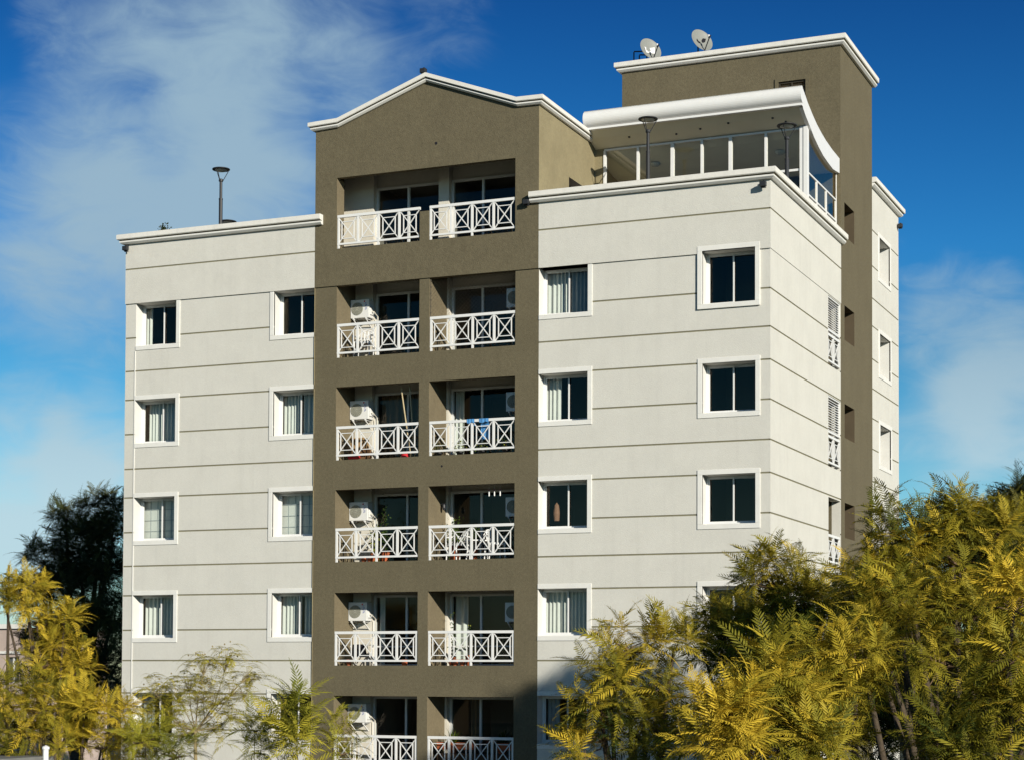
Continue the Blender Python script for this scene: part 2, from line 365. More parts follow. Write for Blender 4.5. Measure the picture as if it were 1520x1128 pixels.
# brown gabled column, front
TOPS = [(18.44, 20.34), (15.53, 17.45), (12.81, 14.75), (10.10, 12.02), (7.37, 9.29), (4.65, 6.57), (1.95, 3.85)]
LX = (-11.86, -9.41); RXX = (-9.12, -6.69)
m = MB(); hb = []
for i, (a, b) in enumerate(TOPS):
    if i == 0: hb += [(LX[0], -9.40, a, 19.21, 0), (-9.14, RXX[1], a, 19.21, 0), (LX[0], RXX[1], 19.21, b, 0)]
    else: hb += [(LX[0], LX[1], a, b, 0), (RXX[0], RXX[1], a, b, 0)]
hb = [h[:4] + (.001,) for h in hb]
relief(m, PF(0), XB0, XB1, GZ, ZS, hb, ())
relief(m, PF(-.035), XB0, XB1, ZS, 21.5, hb, ())
m.quad((XB0, -.035, ZS), (XB1, -.035, ZS), (XB1, 0, ZS), (XB0, 0, ZS))
m.poly([(XB0, -.035, 21.5), (XB1, -.035, 21.5), (XB1, -.035, 21.72), (-6.62, -.035, 21.74), (-9.2, -.035, 22.68), (-11.8, -.035, 21.74), (XB0, -.035, 21.72)])
tag(m.build('wall', [BROWN, BGROOVE, BROWN], B), 'brown plastered front of the gabled balcony column')
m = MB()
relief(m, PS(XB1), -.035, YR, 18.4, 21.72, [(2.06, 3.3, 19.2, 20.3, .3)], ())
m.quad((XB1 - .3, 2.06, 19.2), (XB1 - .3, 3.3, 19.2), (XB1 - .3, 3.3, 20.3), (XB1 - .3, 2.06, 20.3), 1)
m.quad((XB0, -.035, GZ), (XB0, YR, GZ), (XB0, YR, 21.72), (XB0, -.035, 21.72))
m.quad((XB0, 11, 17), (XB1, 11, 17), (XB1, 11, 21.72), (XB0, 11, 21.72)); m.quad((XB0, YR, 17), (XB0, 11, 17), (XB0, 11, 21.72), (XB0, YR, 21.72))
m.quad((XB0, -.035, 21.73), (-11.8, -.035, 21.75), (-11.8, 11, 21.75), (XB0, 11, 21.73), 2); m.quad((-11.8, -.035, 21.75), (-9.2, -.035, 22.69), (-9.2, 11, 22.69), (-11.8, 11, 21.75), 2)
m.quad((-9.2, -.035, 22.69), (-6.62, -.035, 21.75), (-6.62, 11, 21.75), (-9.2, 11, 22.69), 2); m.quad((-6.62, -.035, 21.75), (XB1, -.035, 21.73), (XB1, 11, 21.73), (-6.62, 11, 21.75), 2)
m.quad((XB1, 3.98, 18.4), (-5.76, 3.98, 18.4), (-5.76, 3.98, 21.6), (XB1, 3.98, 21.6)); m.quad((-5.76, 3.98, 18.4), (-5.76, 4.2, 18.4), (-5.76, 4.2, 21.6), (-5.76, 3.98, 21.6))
tag(m.build('wall', [BROWNSUN2, BLACKC, ROOF], B), 'brown plastered side of the gabled column above the terrace')
m = MB(); m.box(XB1 - .1, XB1 + .03, 2.06, 3.3, 19.2, 19.26); m.build('sill', TRIM, B)

# cornices
PROF = [(0, 0), (.075, .0), (.13, .045), (.13, .085), (.06, .09), (.06, .105), (.17, .115), (.19, .135), (.19, .255), (.17, .265), (-.24, .265), (-.24, 0)]
def cornice(path, prof=PROF, bevel=.006):
    m = MB(); sweep(m, path, prof, mi=[0, 0, 0, 0, 1, 1, 2, 2, 2, 2, 2, 2]); return m.build('cornice', [TRIM, GROOVE, CAP], B)
cornice([(XL, 11, WT), (XL, -.04, WT), (-12.27, -.04, WT)])
cornice([(-6.25, -.04, WT), (XR, -.04, WT), (XR, YR + .12, WT)])
GP = [(s * .86, u * .82) for s, u in PROF]
cornice([(XB0, 11, 21.66), (XB0, -.035, 21.66), (-11.8, -.035, 21.69), (-9.2, -.035, 22.60), (-6.62, -.035, 21.65), (XB1, -.035, 21.64), (XB1, 3.63, 21.64)], GP)
cornice([(-6.44, YP + .1, 24.70), (-6.44, YR, 24.70), (XR, YR, 24.70), (XR, YP + .14, 24.70)])
cornice([(XW, YP + .9, 21.96), (XW, 16.38, 21.96), (-4, 16.38, 21.96)])
# joint bead on the left wing
m = MB(); m.box(-18.225, -18.2, -.018, 0, GZ, 16.12); m.build('corner_bead', TRIM, B)

# windows ---------------------------------------------------------
def curtain(x0, x1, y, z0, z1, material, parent, amp=.025, wl=.12, name='curtain', seed=0):
    rnd = random.Random(seed); m = MB(); n = max(8, int((x1 - x0) / wl * 8)); ph = rnd.random() * 6
    row = []
    for i in range(n + 1):
        x = x0 + (x1 - x0) * i / n
        yy = y + amp * math.sin(ph + 6.283 * (x - x0) / wl + 1.3 * math.sin((x - x0) * 9 + ph))
        row.append((x, yy))
    for i in range(n):
        a, b = row[i], row[i + 1]; m.quad((a[0], a[1], z0), (b[0], b[1], z0), (b[0], b[1] + .01, z1), (a[0], a[1] + .01, z1))
    return m.build(name, material, parent, smooth=True)
def window(x0, x1, z0, z1, band, cur=(), seed=0, y=0.0, blind=False):
    """band: which plaster bands are there: l r t b"""
    bw = .12; pr = -.022 + y; m = MB()
    lx = x0 - (bw if 'l' in band else 0); rx = x1 + (bw if 'r' in band else 0)
    if 'l' in band: m.box(lx, x0, pr, .05, z0, z1)
    if 'r' in band: m.box(x1, rx, pr, .05, z0, z1)
    if 'b' in band: m.box(lx, rx, pr, .05, z0 - bw, z0)
    if 't' in band: m.box(lx, rx, pr, .05, z1, z1 + bw)
    m.box(x0 + .002, x1 - .002, .10, RD, z0 - .01, z0 + .012)
    w = m.build('window', TRIM, B, bevel=.006)
    xe = x1 if x1 > -12.6 or x1 < -14 else -12.44
    yy = RD; s_ = MB(); xm = (x0 + xe) / 2; f = .045
    s_.box(x0, x0 + f, yy - .07, yy + .03, z0, z1); s_.box(xe - f, xe, yy - .07, yy + .03, z0, z1)
    s_.box(x0 + f, xe - f, yy - .07, yy + .03, z0 + .012, z0 + .055); s_.box(x0 + f, xe - f, yy - .07, yy + .03, z1 - f, z1)
    for a, b, dy in ((x0 + f, xm + .03, -.045), (xm - .03, xe - f, -.005)):
        t = .032
        s_.box(a, a + t, yy + dy, yy + dy + .025, z0 + .055, z1 - f); s_.box(b - t, b, yy + dy, yy + dy + .025, z0 + .055, z1 - f)
        s_.box(a + t, b - t, yy + dy, yy + dy + .025, z0 + .055, z0 + .095); s_.box(a + t, b - t, yy + dy, yy + dy + .025, z1 - f - .03, z1 - f)
    s_.build('sash', WHITE, w)
    gl = MB()
    for a, b, dy in ((x0 + f + .03, xm, -.032), (xm, xe - f - .03, .008)): gl.quad((a, yy + dy, z0 + .09), (b, yy + dy, z0 + .09), (b, yy + dy, z1 - f - .02), (a, yy + dy, z1 - f - .02))
    gl.build('pane', GLASS, w)
    r = MB(); a0, a1 = x0 - .3, min(xe + .4, -.06); y0, y1 = yy + .035, yy + 2.6; c0, c1 = z0 - .55, z1 + .35
    r.quad((a0, y1, c0), (a1, y1, c0), (a1, y1, c1), (a0, y1, c1)); r.quad((a0, y0, c0), (a0, y1, c0), (a0, y1, c1), (a0, y0, c1)); r.quad((a1, y0, c0), (a1, y1, c0), (a1, y1, c1), (a1, y0, c1))
    r.quad((a0, y0, c0), (a1, y0, c0), (a1, y1, c0), (a0, y1, c0)); r.quad((a0, y0, c1), (a1, y0, c1), (a1, y1, c1), (a0, y1, c1))
    r.build('room', ROOM, w)
    for k, (ca, cb, cm) in enumerate(cur):
        if blind:
            q = MB(); q.box(x0 + (xe - x0) * ca, x0 + (xe - x0) * cb, yy + .10, yy + .108, z0, z1)
            for j in range(1, 4): zz = z0 + (z1 - z0) * j / 4; q.box(x0 + (xe - x0) * ca, x0 + (xe - x0) * cb, yy + .085, yy + .1, zz - .008, zz + .008, 1)
            for j in range(1, 6): xx = x0 + (xe - x0) * j / 6; q.box(xx - .006, xx + .006, yy + .09, yy + .1, z0, z1, 1)
            q.build('blind', [cm, CURTB], w)
        else: curtain(x0 + (xe - x0) * ca, x0 + (xe - x0) * cb, yy + .14, z0, z1, cm, w, seed=seed * 7 + k)
    return w
CA = [[(0.0, .13, CURT)], [(.08, 1, CURT)], [(0, 1, CURT)], [(0, .8, CURT)], [(0, .3, CURTB)], []]
CB = [[], [(0, .45, CURT), (.5, 1, CURT)], [(0, 1, CURT)], [(0, .5, CURT), (.55, .95, CURT)], [], []]
CC = [[(0, .48, CURT), (.5, 1, CURTB)], [(0, .3, CURT)], [], [(0, 1, CURT)], [(.05, .3, CURTB)], []]
CD = [[], [], [], [(.45, 1, CURT)], [], []]
for i, (a, b) in enumerate(WT_ROWS):
    t = '' if i == 0 else 't'
    window(-18.2, -16.87, a, b, 'rb' + t, CA[i], 10 + i, blind=(i == 2))
    window(-13.77, XB0, a, b, 'lb' + t, CB[i], 20 + i, blind=(i == 2))
    window(XB1, -4.71, a, b, 'rb' + t, CC[i], 30 + i)
    if i == 0: window(-1.71, -.37, 16.2, 17.51, 'lrbt', CD[i], 40, y=-.03)
    else: window(-1.71, -.37, a, b, 'lrbt', CD[i], 40 + i)
# rear wing side windows
for a, b, c, d in RW:
    m = MB(); bw = .13; P0, P1 = XW - .04, XW + .02
    m.box(P0, P1, c - bw, c, a, b); m.box(P0, P1, d, d + bw, a, b); m.box(P0, P1, c - bw, d + bw, a - bw, a); m.box(P0, P1, c - bw, d + bw, b, b + bw)
    w = m.build('window', TRIM, B, bevel=.006)
    s_ = MB(); x = XW - .45
    s_.box(x - .03, x + .03, c, c + .05, a, b); s_.box(x - .03, x + .03, d - .05, d, a, b); s_.box(x - .03, x + .03, c + .05, d - .05, a, a + .05); s_.box(x - .03, x + .03, c + .05, d - .05, b - .05, b); s_.box(x - .03, x + .03, (c + d) / 2 - .03, (c + d) / 2 + .03, a + .05, b - .05)
    s_.build('sash', WHITE, w)
    q = MB(); q.quad((x, c, a), (x, d, a), (x, d, b), (x, c, b)); q.build('pane', GLASS, w)
    r = MB(); r.box(x - 1.5, x - .04, c, d, a - .3, b + .1); r.build('room', ROOM, w)

# railings ----------------------------------------------------------
def railing(parent, o, dx, dy, L, z0, z1, nb, endpost=True, legs=(0, 2)):
    m = MB(); o = Vector(o); d = Vector((dx, dy, 0)); nr = Vector((dy, -dx, 0)); T = .045
    P = lambda s, z: Vector((o.x, o.y, 0)) + d * s + Vector((0, 0, z))
    m.beam(P(0, z1 - .035), P(L, z1 - .035), .07, .06, nr); m.beam(P(0, z0 + .025), P(L, z0 + .025), .05, .05, nr)
    zt, zb = z1 - .07, z0 + .05; bwid = L / nb
    for i in range(nb + 1):
        if i == nb and not endpost: continue
        s = min(max(i * bwid, .03), L - .03); m.beam(P(s, zb), P(s, zt), .055, .046, nr)
        if i in legs: m.beam(P(s, z0 - .11), P(s, z0), .05, .044, nr)
    for i in range(nb):
        a, b = i * bwid + .03, (i + 1) * bwid - .03; w = .022
        m.beam(P(a, zb), P(b, zt), w, .024, nr); m.beam(P(a, zt), P(b, zb), w, .020, nr)
        iu = (b - a) * .17; iz = (zt - zb) * .17
        for s in (a + iu, b - iu): m.beam(P(s, zb + iz), P(s, zt - iz), .02, .030, nr)
        for z in (zb + iz, zt - iz): m.beam(P(a + iu - .01, z), P(b - iu + .01, z), .02, .028, nr)
    return m.build('railing', WHITE, parent)
# balconies ---------------------------------------------------------
BD = 1.07; DD = 1.30
def door(parent, x0, x1, z0, z1, y, xm, cur=()):
    s_ = MB(); f = .06
    s_.box(x0, x0 + f, y - .05, y + .04, z0, z1); s_.box(x1 - f, x1, y - .05, y + .04, z0, z1); s_.box(x0 + f, x1 - f, y - .05, y + .04, z1 - f, z1); s_.box(x0 + f, x1 - f, y - .05, y + .04, z0, z0 + .05)
    s_.box(xm - .03, xm + .03, y - .04, y + .03, z0 + .05, z1 - f)
    if 7 < z0 < 8: s_.box(x0 + f, x1 - f, y - .02, y + .01, z0 + .50, z0 + .54)
    d = s_.build('door', ALU, parent)
    q = MB(); q.quad((x0 + f, y, z0 + .05), (x1 - f, y, z0 + .05), (x1 - f, y, z1 - f), (x0 + f, y, z1 - f)); q.build('pane', GLASS, parent)
    for k, (a, b, cm) in enumerate(cur): curtain(a, b, y + .14, z0, z1, cm, parent, seed=int(z0 * 10) + k, wl=.16, amp=.035)
    r = MB(); y0, y1 = y + .05, y + 3
    r.quad((x0 - .2, y1, z0), (x1 + .2, y1, z0), (x1 + .2, y1, z1 + .2), (x0 - .2, y1, z1 + .2)); r.quad((x0 - .2, y0, z0), (x0 - .2, y1, z0), (x0 - .2, y1, z1 + .2), (x0 - .2, y0, z1 + .2)); r.quad((x1 + .2, y0, z0), (x1 + .2, y1, z0), (x1 + .2, y1, z1 + .2), (x1 + .2, y0, z1 + .2))
    r.quad((x0 - .2, y0, z0), (x1 + .2, y0, z0), (x1 + .2, y1, z0), (x0 - .2, y1, z0)); r.quad((x0 - .2, y0, z1 + .2), (x1 + .2, y0, z1 + .2), (x1 + .2, y1, z1 + .2), (x0 - .2, y1, z1 + .2))
    r.build('room', ROOM, parent)
def recess(x0, x1, z0, z1, doors, lx=None, front=0.0, ypier=None):
    """side walls, floor, ceiling, back wall with door bays. mats: brown, cream, ceiling"""
    m = MB(); zc = z1 + .40; a0 = lx if lx is not None else x0
    if lx is not None:
        m.quad((x0, front, z0), (x0, ypier, z0), (x0, ypier, z1), (x0, front, z1)); m.quad((lx, ypier, z0), (x0, ypier, z0), (x0, ypier, zc), (lx, ypier, zc))
        m.quad((lx, ypier, z0), (lx, BD, z0), (lx, BD, zc), (lx, ypier, zc))
    else: m.quad((x0, front, z0), (x0, BD, z0), (x0, BD, zc), (x0, front + .2, zc)); m.quad((x0, front, z0), (x0, front + .2, zc), (x0, front + .1, z1), (x0, front, z1))
    m.quad((x1, front, z0), (x1, DD + .1, z0), (x1, DD + .1, zc), (x1, front + .2, zc)); m.quad((x1, front, z0), (x1, front + .2, zc), (x1, front + .1, z1), (x1, front, z1))
    m.quad((a0, front, z0), (x1, front, z0), (x1, DD + .1, z0), (a0, DD + .1, z0), 2)            # floor
    m.quad((x0, front, z1), (x1, front, z1), (x1, front + .15, z1), (x0, front + .15, z1))     # lintel soffit
    m.quad((a0, front + .15, z1), (x1, front + .15, z1), (x1, front + .15, zc), (a0, front + .15, zc))
    m.quad((a0, front + .15, zc), (x1, front + .15, zc), (x1, DD + .1, zc), (a0, DD + .1, zc), 2)
    cur = a0
    for dx0, dx1, dt in doors:
        m.quad((cur, BD, z0), (dx0, BD, z0), (dx0, BD, zc), (cur, BD, zc), 1)
        m.quad((dx0, BD, z0), (dx0, DD, z0), (dx0, DD, zc), (dx0, BD, zc), 1)
        m.quad((dx0, DD, dt), (dx1, DD, dt), (dx1, DD, zc), (dx0, DD, zc), 1)
        if dx1 < x1 - .01: m.quad((dx1, BD, z0), (dx1, DD, z0), (dx1, DD, zc), (dx1, BD, zc), 1)
        cur = dx1
    if cur < x1 - .01: m.quad((cur, BD, z0), (x1, BD, z0), (x1, BD, zc), (cur, BD, zc), 1)
    return m.build('balcony', [BROWN, CREAM, mat('balcony_floor', (.22, .17, .13), .8, .1, 5)] if not hasattr(recess, 'm') else recess.m, B)
recess.m = [BROWNSUN, CREAM, mat('balcony_floor', (.22, .17, .13), .8, .1, 5)]
DC = {(1, 0): (), (2, 0): [(-11.2, -10.0, CURTD)], (2, 1): [(-9.0, -8.75, CURT)], (3, 0): (), (4, 1): [(-9.0, -8.62, CURT)], (4, 0): [(-11.25, -11.1, CURT)], (5, 1): [(-8.5, -8.3, CURTD)]}
for i, (a, b) in enumerate(TOPS):
    if i == 0:
        bl = recess(LX[0], RXX[1], a, b, [(-11.33, -9.38, b - .02), (-9.08, -6.9, b - .02)], lx=-12.3, front=-.03, ypier=.38)
        door(bl, -11.33, -9.38, a, b - .02, DD, -10.37); door(bl, -9.08, -6.9, a, b - .02, DD, -8.17)
        railing(bl, (LX[0] + .01, .02, 0), 1, 0, 2.44, a + .10, a + .90, 4, False); railing(bl, (-9.13, .02, 0), 1, 0, 2.42, a + .10, a + .90, 4, False)
        pm = MB(); pm.box(-9.40, -9.14, -.034, .2, a, 19.21); pm.build('post', BROWN, bl)
    else:
        bl = recess(LX[0], LX[1], a, b, [(-11.33, LX[1], b - .02)]); door(bl, -11.33, LX[1] + .0, a, b - .02, DD, -10.35, DC.get((i, 0), ()))
        railing(bl, (LX[0] + .01, .04, 0), 1, 0, 2.43, a + .10, a + .90, 4, i >= 4)
        br = recess(RXX[0], RXX[1], a, b, [(-9.06, -6.9, b - .02)]); door(br, -9.06, -6.9, a, b - .02, DD, -8.17, DC.get((i, 1), ()))
        railing(br, (RXX[0] + .01, .04, 0), 1, 0, 2.42, a + .10, a + .90, 4, i >= 4)
        if i == 1: net_parent = br
# rope net closing the second balcony on the right
m = MB(); a, b = TOPS[1]; st = .11; zlo = a + .9; H = b - zlo; Wd = RXX[1] - RXX[0]
k = -int(H / st) - 1
while k * st < Wd:
    for sg in (1, -1):
        s0 = k * st; p = (s0, 0) if sg == 1 else (s0 + H, 0); q = (s0 + H, H) if sg == 1 else (s0, H)
        def cut(p, q):
            (x0, y0), (x1, y1) = p, q
            t0, t1 = 0, 1
            dx = x1 - x0
            ta, tb = sorted(((0 - x0) / dx, (Wd - x0) / dx)); t0, t1 = max(t0, ta), min(t1, tb)
            return None if t1 - t0 < .01 else ((x0 + dx * t0, y0 + (y1 - y0) * t0), (x0 + dx * t1, y0 + (y1 - y0) * t1))
        c = cut(p, q)
        if c: m.beam((RXX[0] + c[0][0], .10, zlo + c[0][1]), (RXX[0] + c[1][0], .10, zlo + c[1][1]), .0018, .0018)
    k += 1
m.beam((RXX[0] + .012, .05, zlo), (RXX[0] + .012, .05, b - .05), .014, .014)
for j in range(6): zz = zlo + .1 + j * .17; m.box(RXX[0] + .002, RXX[0] + .03, .035, .06, zz, zz + .03)
m.build('safety_net', mat('net_cord', (.10, .09, .07), .9), net_parent)
# laundry openings on the side wall: recess, louvres, small railing
for i, (a, b) in enumerate(LV):
    m = MB(); y0, y1 = 5.86, 7.27; x = -1.2
    m.quad((-.25, y0, a), (x, y0, a), (x, y0, b), (-.25, y0, b), 1); m.quad((-.25, y1, a), (x, y1, a), (x, y1, b), (-.25, y1, b)); m.quad((x, y0, a), (x, y1, a), (x, y1, b), (x, y0, b))
    m.quad((-.25, y0, a), (x, y0, a), (x, y1, a), (-.25, y1, a)); m.quad((-.25, y0, b), (x, y0, b), (x, y1, b), (-.25, y1, b))
    bl = m.build('laundry_balcony', [BROWN, TRIM], B)
    railing(bl, (-.04, y0 + .02, 0), 0, 1, y1 - y0 - .04, a + .10, a + .86, 2, True, legs=())
    if i < 2:
        m = MB(); zl = a + .93
        m.box(-.07, -.02, y0, y0 + .05, zl, b); m.box(-.07, -.02, y1 - .05, y1, zl, b); m.box(-.07, -.02, y0 + .05, y1 - .05, zl, zl + .05); m.box(-.07, -.02, y0 + .05, y1 - .05, b - .04, b)
        n = 13
        for j in range(n):
            zz = zl + .08 + j * (b - .06 - zl - .05) / n; m.beam((-.045, y0 + .05, zz), (-.045, y1 - .05, zz), .020, .010, (1, 0, .25))
        m.build('louvre', WHITE, bl)

# penthouse vent window
m = MB(); y = YR
for q in ((-1.86, -1.76, 22.9, 23.95), (-.98, -.88, 22.9, 23.95), (-1.76, -.98, 23.85, 23.95)): m.box(q[0], q[1], y - .035, y + .1, q[2], q[3])
w = tag(m.build('vent_window', BROWN, B), 'square vent window in the rooftop block')
m = MB(); 
for q in ((-1.76, -1.72, 22.9, 23.85), (-1.02, -.98, 22.9, 23.85), (-1.72, -1.02, 23.80, 23.85), (-1.40, -1.36, 22.9, 23.80)): m.box(q[0], q[1], y + .02, y + .06, q[2], q[3])
for j in range(9): m.beam((-1.72, y + .07, 22.95 + j * .1), (-1.02, y + .07, 22.95 + j * .1), .03, .02, (0, 1, .6))
m.build('grille', BGROOVE, w); m = MB(); m.quad((-1.76, y + .119, 22.9), (-.98, y + .119, 22.9), (-.98, y + .119, 23.85), (-1.76, y + .119, 23.85)); m.build('duct', CARD, w)

# roof terrace enclosure --------------------------------------------
XG = -.11
oc = [(3.10, 22.33), (3.4, 22.21), (3.73, 22.06), (4.2, 21.90), (4.69, 21.76), (5.2, 21.66), (5.69, 21.59), (6.4, 21.53), (7.28, 21.50)]
ic = [(7.28, 21.12), (6.51, 21.04), (5.9, 21.08), (5.4, 21.13), (4.89, 21.23), (4.4, 21.36), (4.01, 21.51), (3.5, 21.69), (3.22, 21.82)]
bull = [(3.21 - .21 * math.cos(t), 22.125 + .22 * math.sin(t)) for t in [R(x) for x in range(75, -91, -11)]]
prof = bull + [(3.21, 21.88), (3.09, 21.875), (3.09, 21.82)] + ic[::-1] + [(7.28, 21.50)] + oc[::-1][1:]
m = MB(); X0, X1 = -6.02, XG + .09
n = len(prof)
base = len(m.v)
m.v += [(X0, y, z) for y, z in prof] + [(X1, y, z) for y, z in prof]
for j in range(n):
    k = (j + 1) % n
    mi = 1 if prof[j] in ic and prof[k] in ic else 0
    m.f.append((base + j, base + k, base + n + k, base + n + j)); m.m.append(mi)
# end caps split in strips between the outer and inner curve
def zi(cv, y):
    cv = sorted(cv)
    for (a, b), (c, d) in zip(cv, cv[1:]):
        if a <= y <= c: return b + (d - b) * (y - a) / (c - a)
    return cv[0][1] if y < cv[0][0] else cv[-1][1]
ys = sorted({p[0] for p in oc + ic if p[0] >= 3.22})
for X in (X0, X1):
    m.quad((X, 3.09, 21.875), (X, 3.22, 21.88), (X, 3.22, 21.82), (X, 3.09, 21.82))
    m.poly([(X, y, z) for y, z in bull] + [(X, 3.22, 21.88), (X, 3.22, zi(oc, 3.22))])
    for a, b in zip(ys, ys[1:]): m.quad((X, a, zi(ic, a)), (X, b, zi(ic, b)), (X, b, zi(oc, b)), (X, a, zi(oc, a)))
# thick white side fascia hanging a little lower than the ceiling
for a, b in zip(ys, ys[1:]):
    m.quad((X1 - .10, a, zi(ic, a)), (X1 - .10, b, zi(ic, b)), (X1 - .10, b, zi(ic, b) - .03), (X1 - .10, a, zi(ic, a) - .03)); m.quad((X1, a, zi(ic, a)), (X1, b, zi(ic, b)), (X1, b, zi(ic, b) - .03), (X1, a, zi(ic, a) - .03)); m.quad((X1 - .10, a, zi(ic, a) - .03), (X1 - .10, b, zi(ic, b) - .03), (X1, b, zi(ic, b) - .03), (X1, a, zi(ic, a) - .03))
can = tag(m.build('canopy', [CANOPY, CEIL], B), 'white curved metal canopy over the roof terrace')
m = MB()
for px, py in ((-4.9, 3.6), (-2.9, 3.6), (-2.1, 3.5), (-.9, 3.5), (-.6, 3.7), (-3.6, 3.7)):
    m.lathe((px, py, zi(ic, py) + .01), [(.001, -.03), (.03, -.03), (.035, 0)], 8)
m.build('downlight', DARKM, can)
m = MB()
for px, py in ((-4.6, 4.9), (-1.1, 5.0)): m.lathe((px, py, zi(ic, py) + .01), [(.001, -.09), (.09, -.08), (.14, -.03), (.15, 0)], 14)
m.build('ceiling_lamp', BULB, can, smooth=True)
# glazing
m = MB(); yg = 4.0; GT = 21.50
for x in (-5.74, -4.78, -3.80, -2.97, -2.18, -1.21): 
    wd = .045 if x in (-2.18, -3.80) else .032
    m.box(x - wd, x + wd, yg - .05, yg + .05, 18.45, GT - .05)
m.box(-5.76, -.3, yg - .04, yg + .04, GT - .05, GT)
m.box(-.29, -.20, yg - .07, yg + .07, 18.45, GT + .02); m.box(-.185, XG + .03, yg - .09, yg + .09, 18.45, GT + .02)
m.box(-1.17, -.3, yg - .035, yg + .035, 20.36, 20.42)
m.box(-1.17, -1.13, yg - .03, yg + .03, 18.5, 20.36)
# side rails and posts
for z in (20.32, 19.74): m.box(XG - .02, XG + .02, yg + .1, 7.2, z - .022, z + .022)
for y_ in (5.0, 6.05, 7.18): m.box(XG - .025, XG + .025, y_ - .03, y_ + .03, 18.45, 20.3)
m.box(XG - .01, XG + .012, 7.24, 7.27, 18.45, 21.1)
gz = m.build('glazing_frame', WHITE, B)
m = MB(); xs = [-5.7, -4.78, -3.8, -2.97, -2.18, -1.21, -.3]
for a, b in zip(xs, xs[1:]): m.quad((a + .03, yg, 18.5), (b - .03, yg, 18.5), (b - .03, yg, GT - .05), (a + .03, yg, GT - .05))
m.build('pane', TGLASS, gz)
m = MB(); yy = [4.1, 4.6, 5.1, 5.7, 6.3, 7.22]
for a, b in zip(yy, yy[1:]): m.quad((XG, a, 18.5), (XG, b, 18.5), (XG, b, zi(ic, b) - .02), (XG, a, zi(ic, a) - .02))
m.build('pane', TGLASS, gz)
# dark wall shelf and patio furniture glimpsed inside
m = MB(); m.box(-3.4, -2.5, YR - .18, YR - .002, 21.30, 21.37); m.box(-3.2, -3.14, YR - .15, YR - .004, 21.22, 21.30); m.box(-2.7, -2.64, YR - .15, YR - .004, 21.22, 21.30)
tag(m.build('wall_shelf', DARKM), 'dark narrow shelf on the brown wall inside the glazed terrace', 'shelf')
m = MB(); m.beam((-6.0, YR - .03, 21.35), (-3.9, YR - .03, 19.6), .09, .05); m.build('stair_trim', CREAM, B)

# ------------------------------------------------------------------ things on and around the building
def ac_unit(x0, y0, z0, label, group, dark=False, flip=False):
    o = empty('air_conditioner', (x0 + .28, y0 + .15, z0), label, 'air conditioner', group)
    w, h, d = .56, .50, .28
    m = MB(); m.box(x0, x0 + w, y0, y0 + d, z0, z0 + h); m.box(x0 + w, x0 + w + .03, y0 + .05, y0 + d - .03, z0 + .08, z0 + .30)
    c = m.build('casing', ACW, o, bevel=.012)
    fx = x0 + .21; fz = z0 + .25
    m = MB()
    m.lathe((fx, y0 - .004, fz), [(.001, .002), (.155, .002), (.155, .012), (.17, .012), (.17, -.004)], 28, axis=(0, -1, 0))
    m.build('fan_recess', ACG, o)
    m = MB()
    for r in (.035, .065, .095, .125, .155): m.lathe((fx, y0 - .018, fz), [(r, 0), (r + .006, .003), (r + .012, 0)], 24, axis=(0, -1, 0))
    for k in range(8):
        t = math.pi * k / 8; m.beam((fx - .16 * math.cos(t), y0 - .021, fz - .16 * math.sin(t)), (fx + .16 * math.cos(t), y0 - .021, fz + .16 * math.sin(t)), .006, .004)
    m.build('fan_grille', mat('ac_wire', (.42, .42, .35), .5) if not hasattr(ac_unit, 'g') else ac_unit.g, o)
    if not dark:
        m = MB(); lx = x0 + .46; rnd = random.Random(int(z0 * 10))
        m.lathe((lx - .035, y0 - .002, z0 + .44), [(.001, .001), (.022, .001)], 12, mi=1, axis=(0, -1, 0))
        zz = z0 + .41
        for k in range(5):
            hgt = .028
            m.box(lx - .02, lx + .03, y0 - .003, y0 - .001, zz - .008, zz); m.box(lx + (.02 if k % 2 else -.02), lx + (.03 if k % 2 else -.01), y0 - .003, y0 - .001, zz - hgt, zz - .008)
            if k in (1, 3): m.box(lx - .02, lx + .03, y0 - .003, y0 - .001, zz - hgt - .006, zz - hgt)
            zz -= .045
        m.build('logo', [BLUE, RED], o)
    m = MB()
    for bx in (x0 + .08, x0 + w - .1):
        m.box(bx, bx + .03, y0 - .03, BD - .002, z0 - .035, z0 - .004); m.beam((bx + .015, y0 + .0, z0 - .04), (bx + .015, BD - .004, z0 - .22), .03, .02, (1, 0, 0))
    m.build('bracket', WHITE, o)
    m = MB(); px = x0 + w + .04
    m.tube([(px - .02, y0 + .1, z0 + .18), (px + .05, y0 + .12, z0 + .16), (px + .09, BD - .03, z0 + .05), (px + .09, BD - .02, z0 - .9)], .016, 6); m.build('pipe', CREAM, o)
    return o
ac_unit.g = mat('ac_wire', (.42, .42, .35), .5)
ordn = ['second', 'third', 'fourth', 'fifth', 'sixth']
det = ['above the white plastic chair', 'beside the bamboo poles', 'beside the yellow leafy pot plant', 'above the dark draped garment', 'behind thin twigs on the lowest balcony']
for i in range(5):
    a, b = TOPS[i + 1]
    ac_unit(-11.85, .77, b - .74 + (0, -.02, -.02, .02, .02)[i], 'white air conditioner in left balcony column, ' + det[i], 'air conditioners on the balcony walls')
detr = ['behind the rope net on the right', 'by the blue towel', 'right of the three hanging chimes', 'by the climbing plant']
for i in range(4):
    a, b = TOPS[i + 1]
    ac_unit(-7.26, .74, b - .78, 'white air conditioner cut off by the brown pillar, ' + detr[i], 'air conditioners on the balcony walls', dark=True)

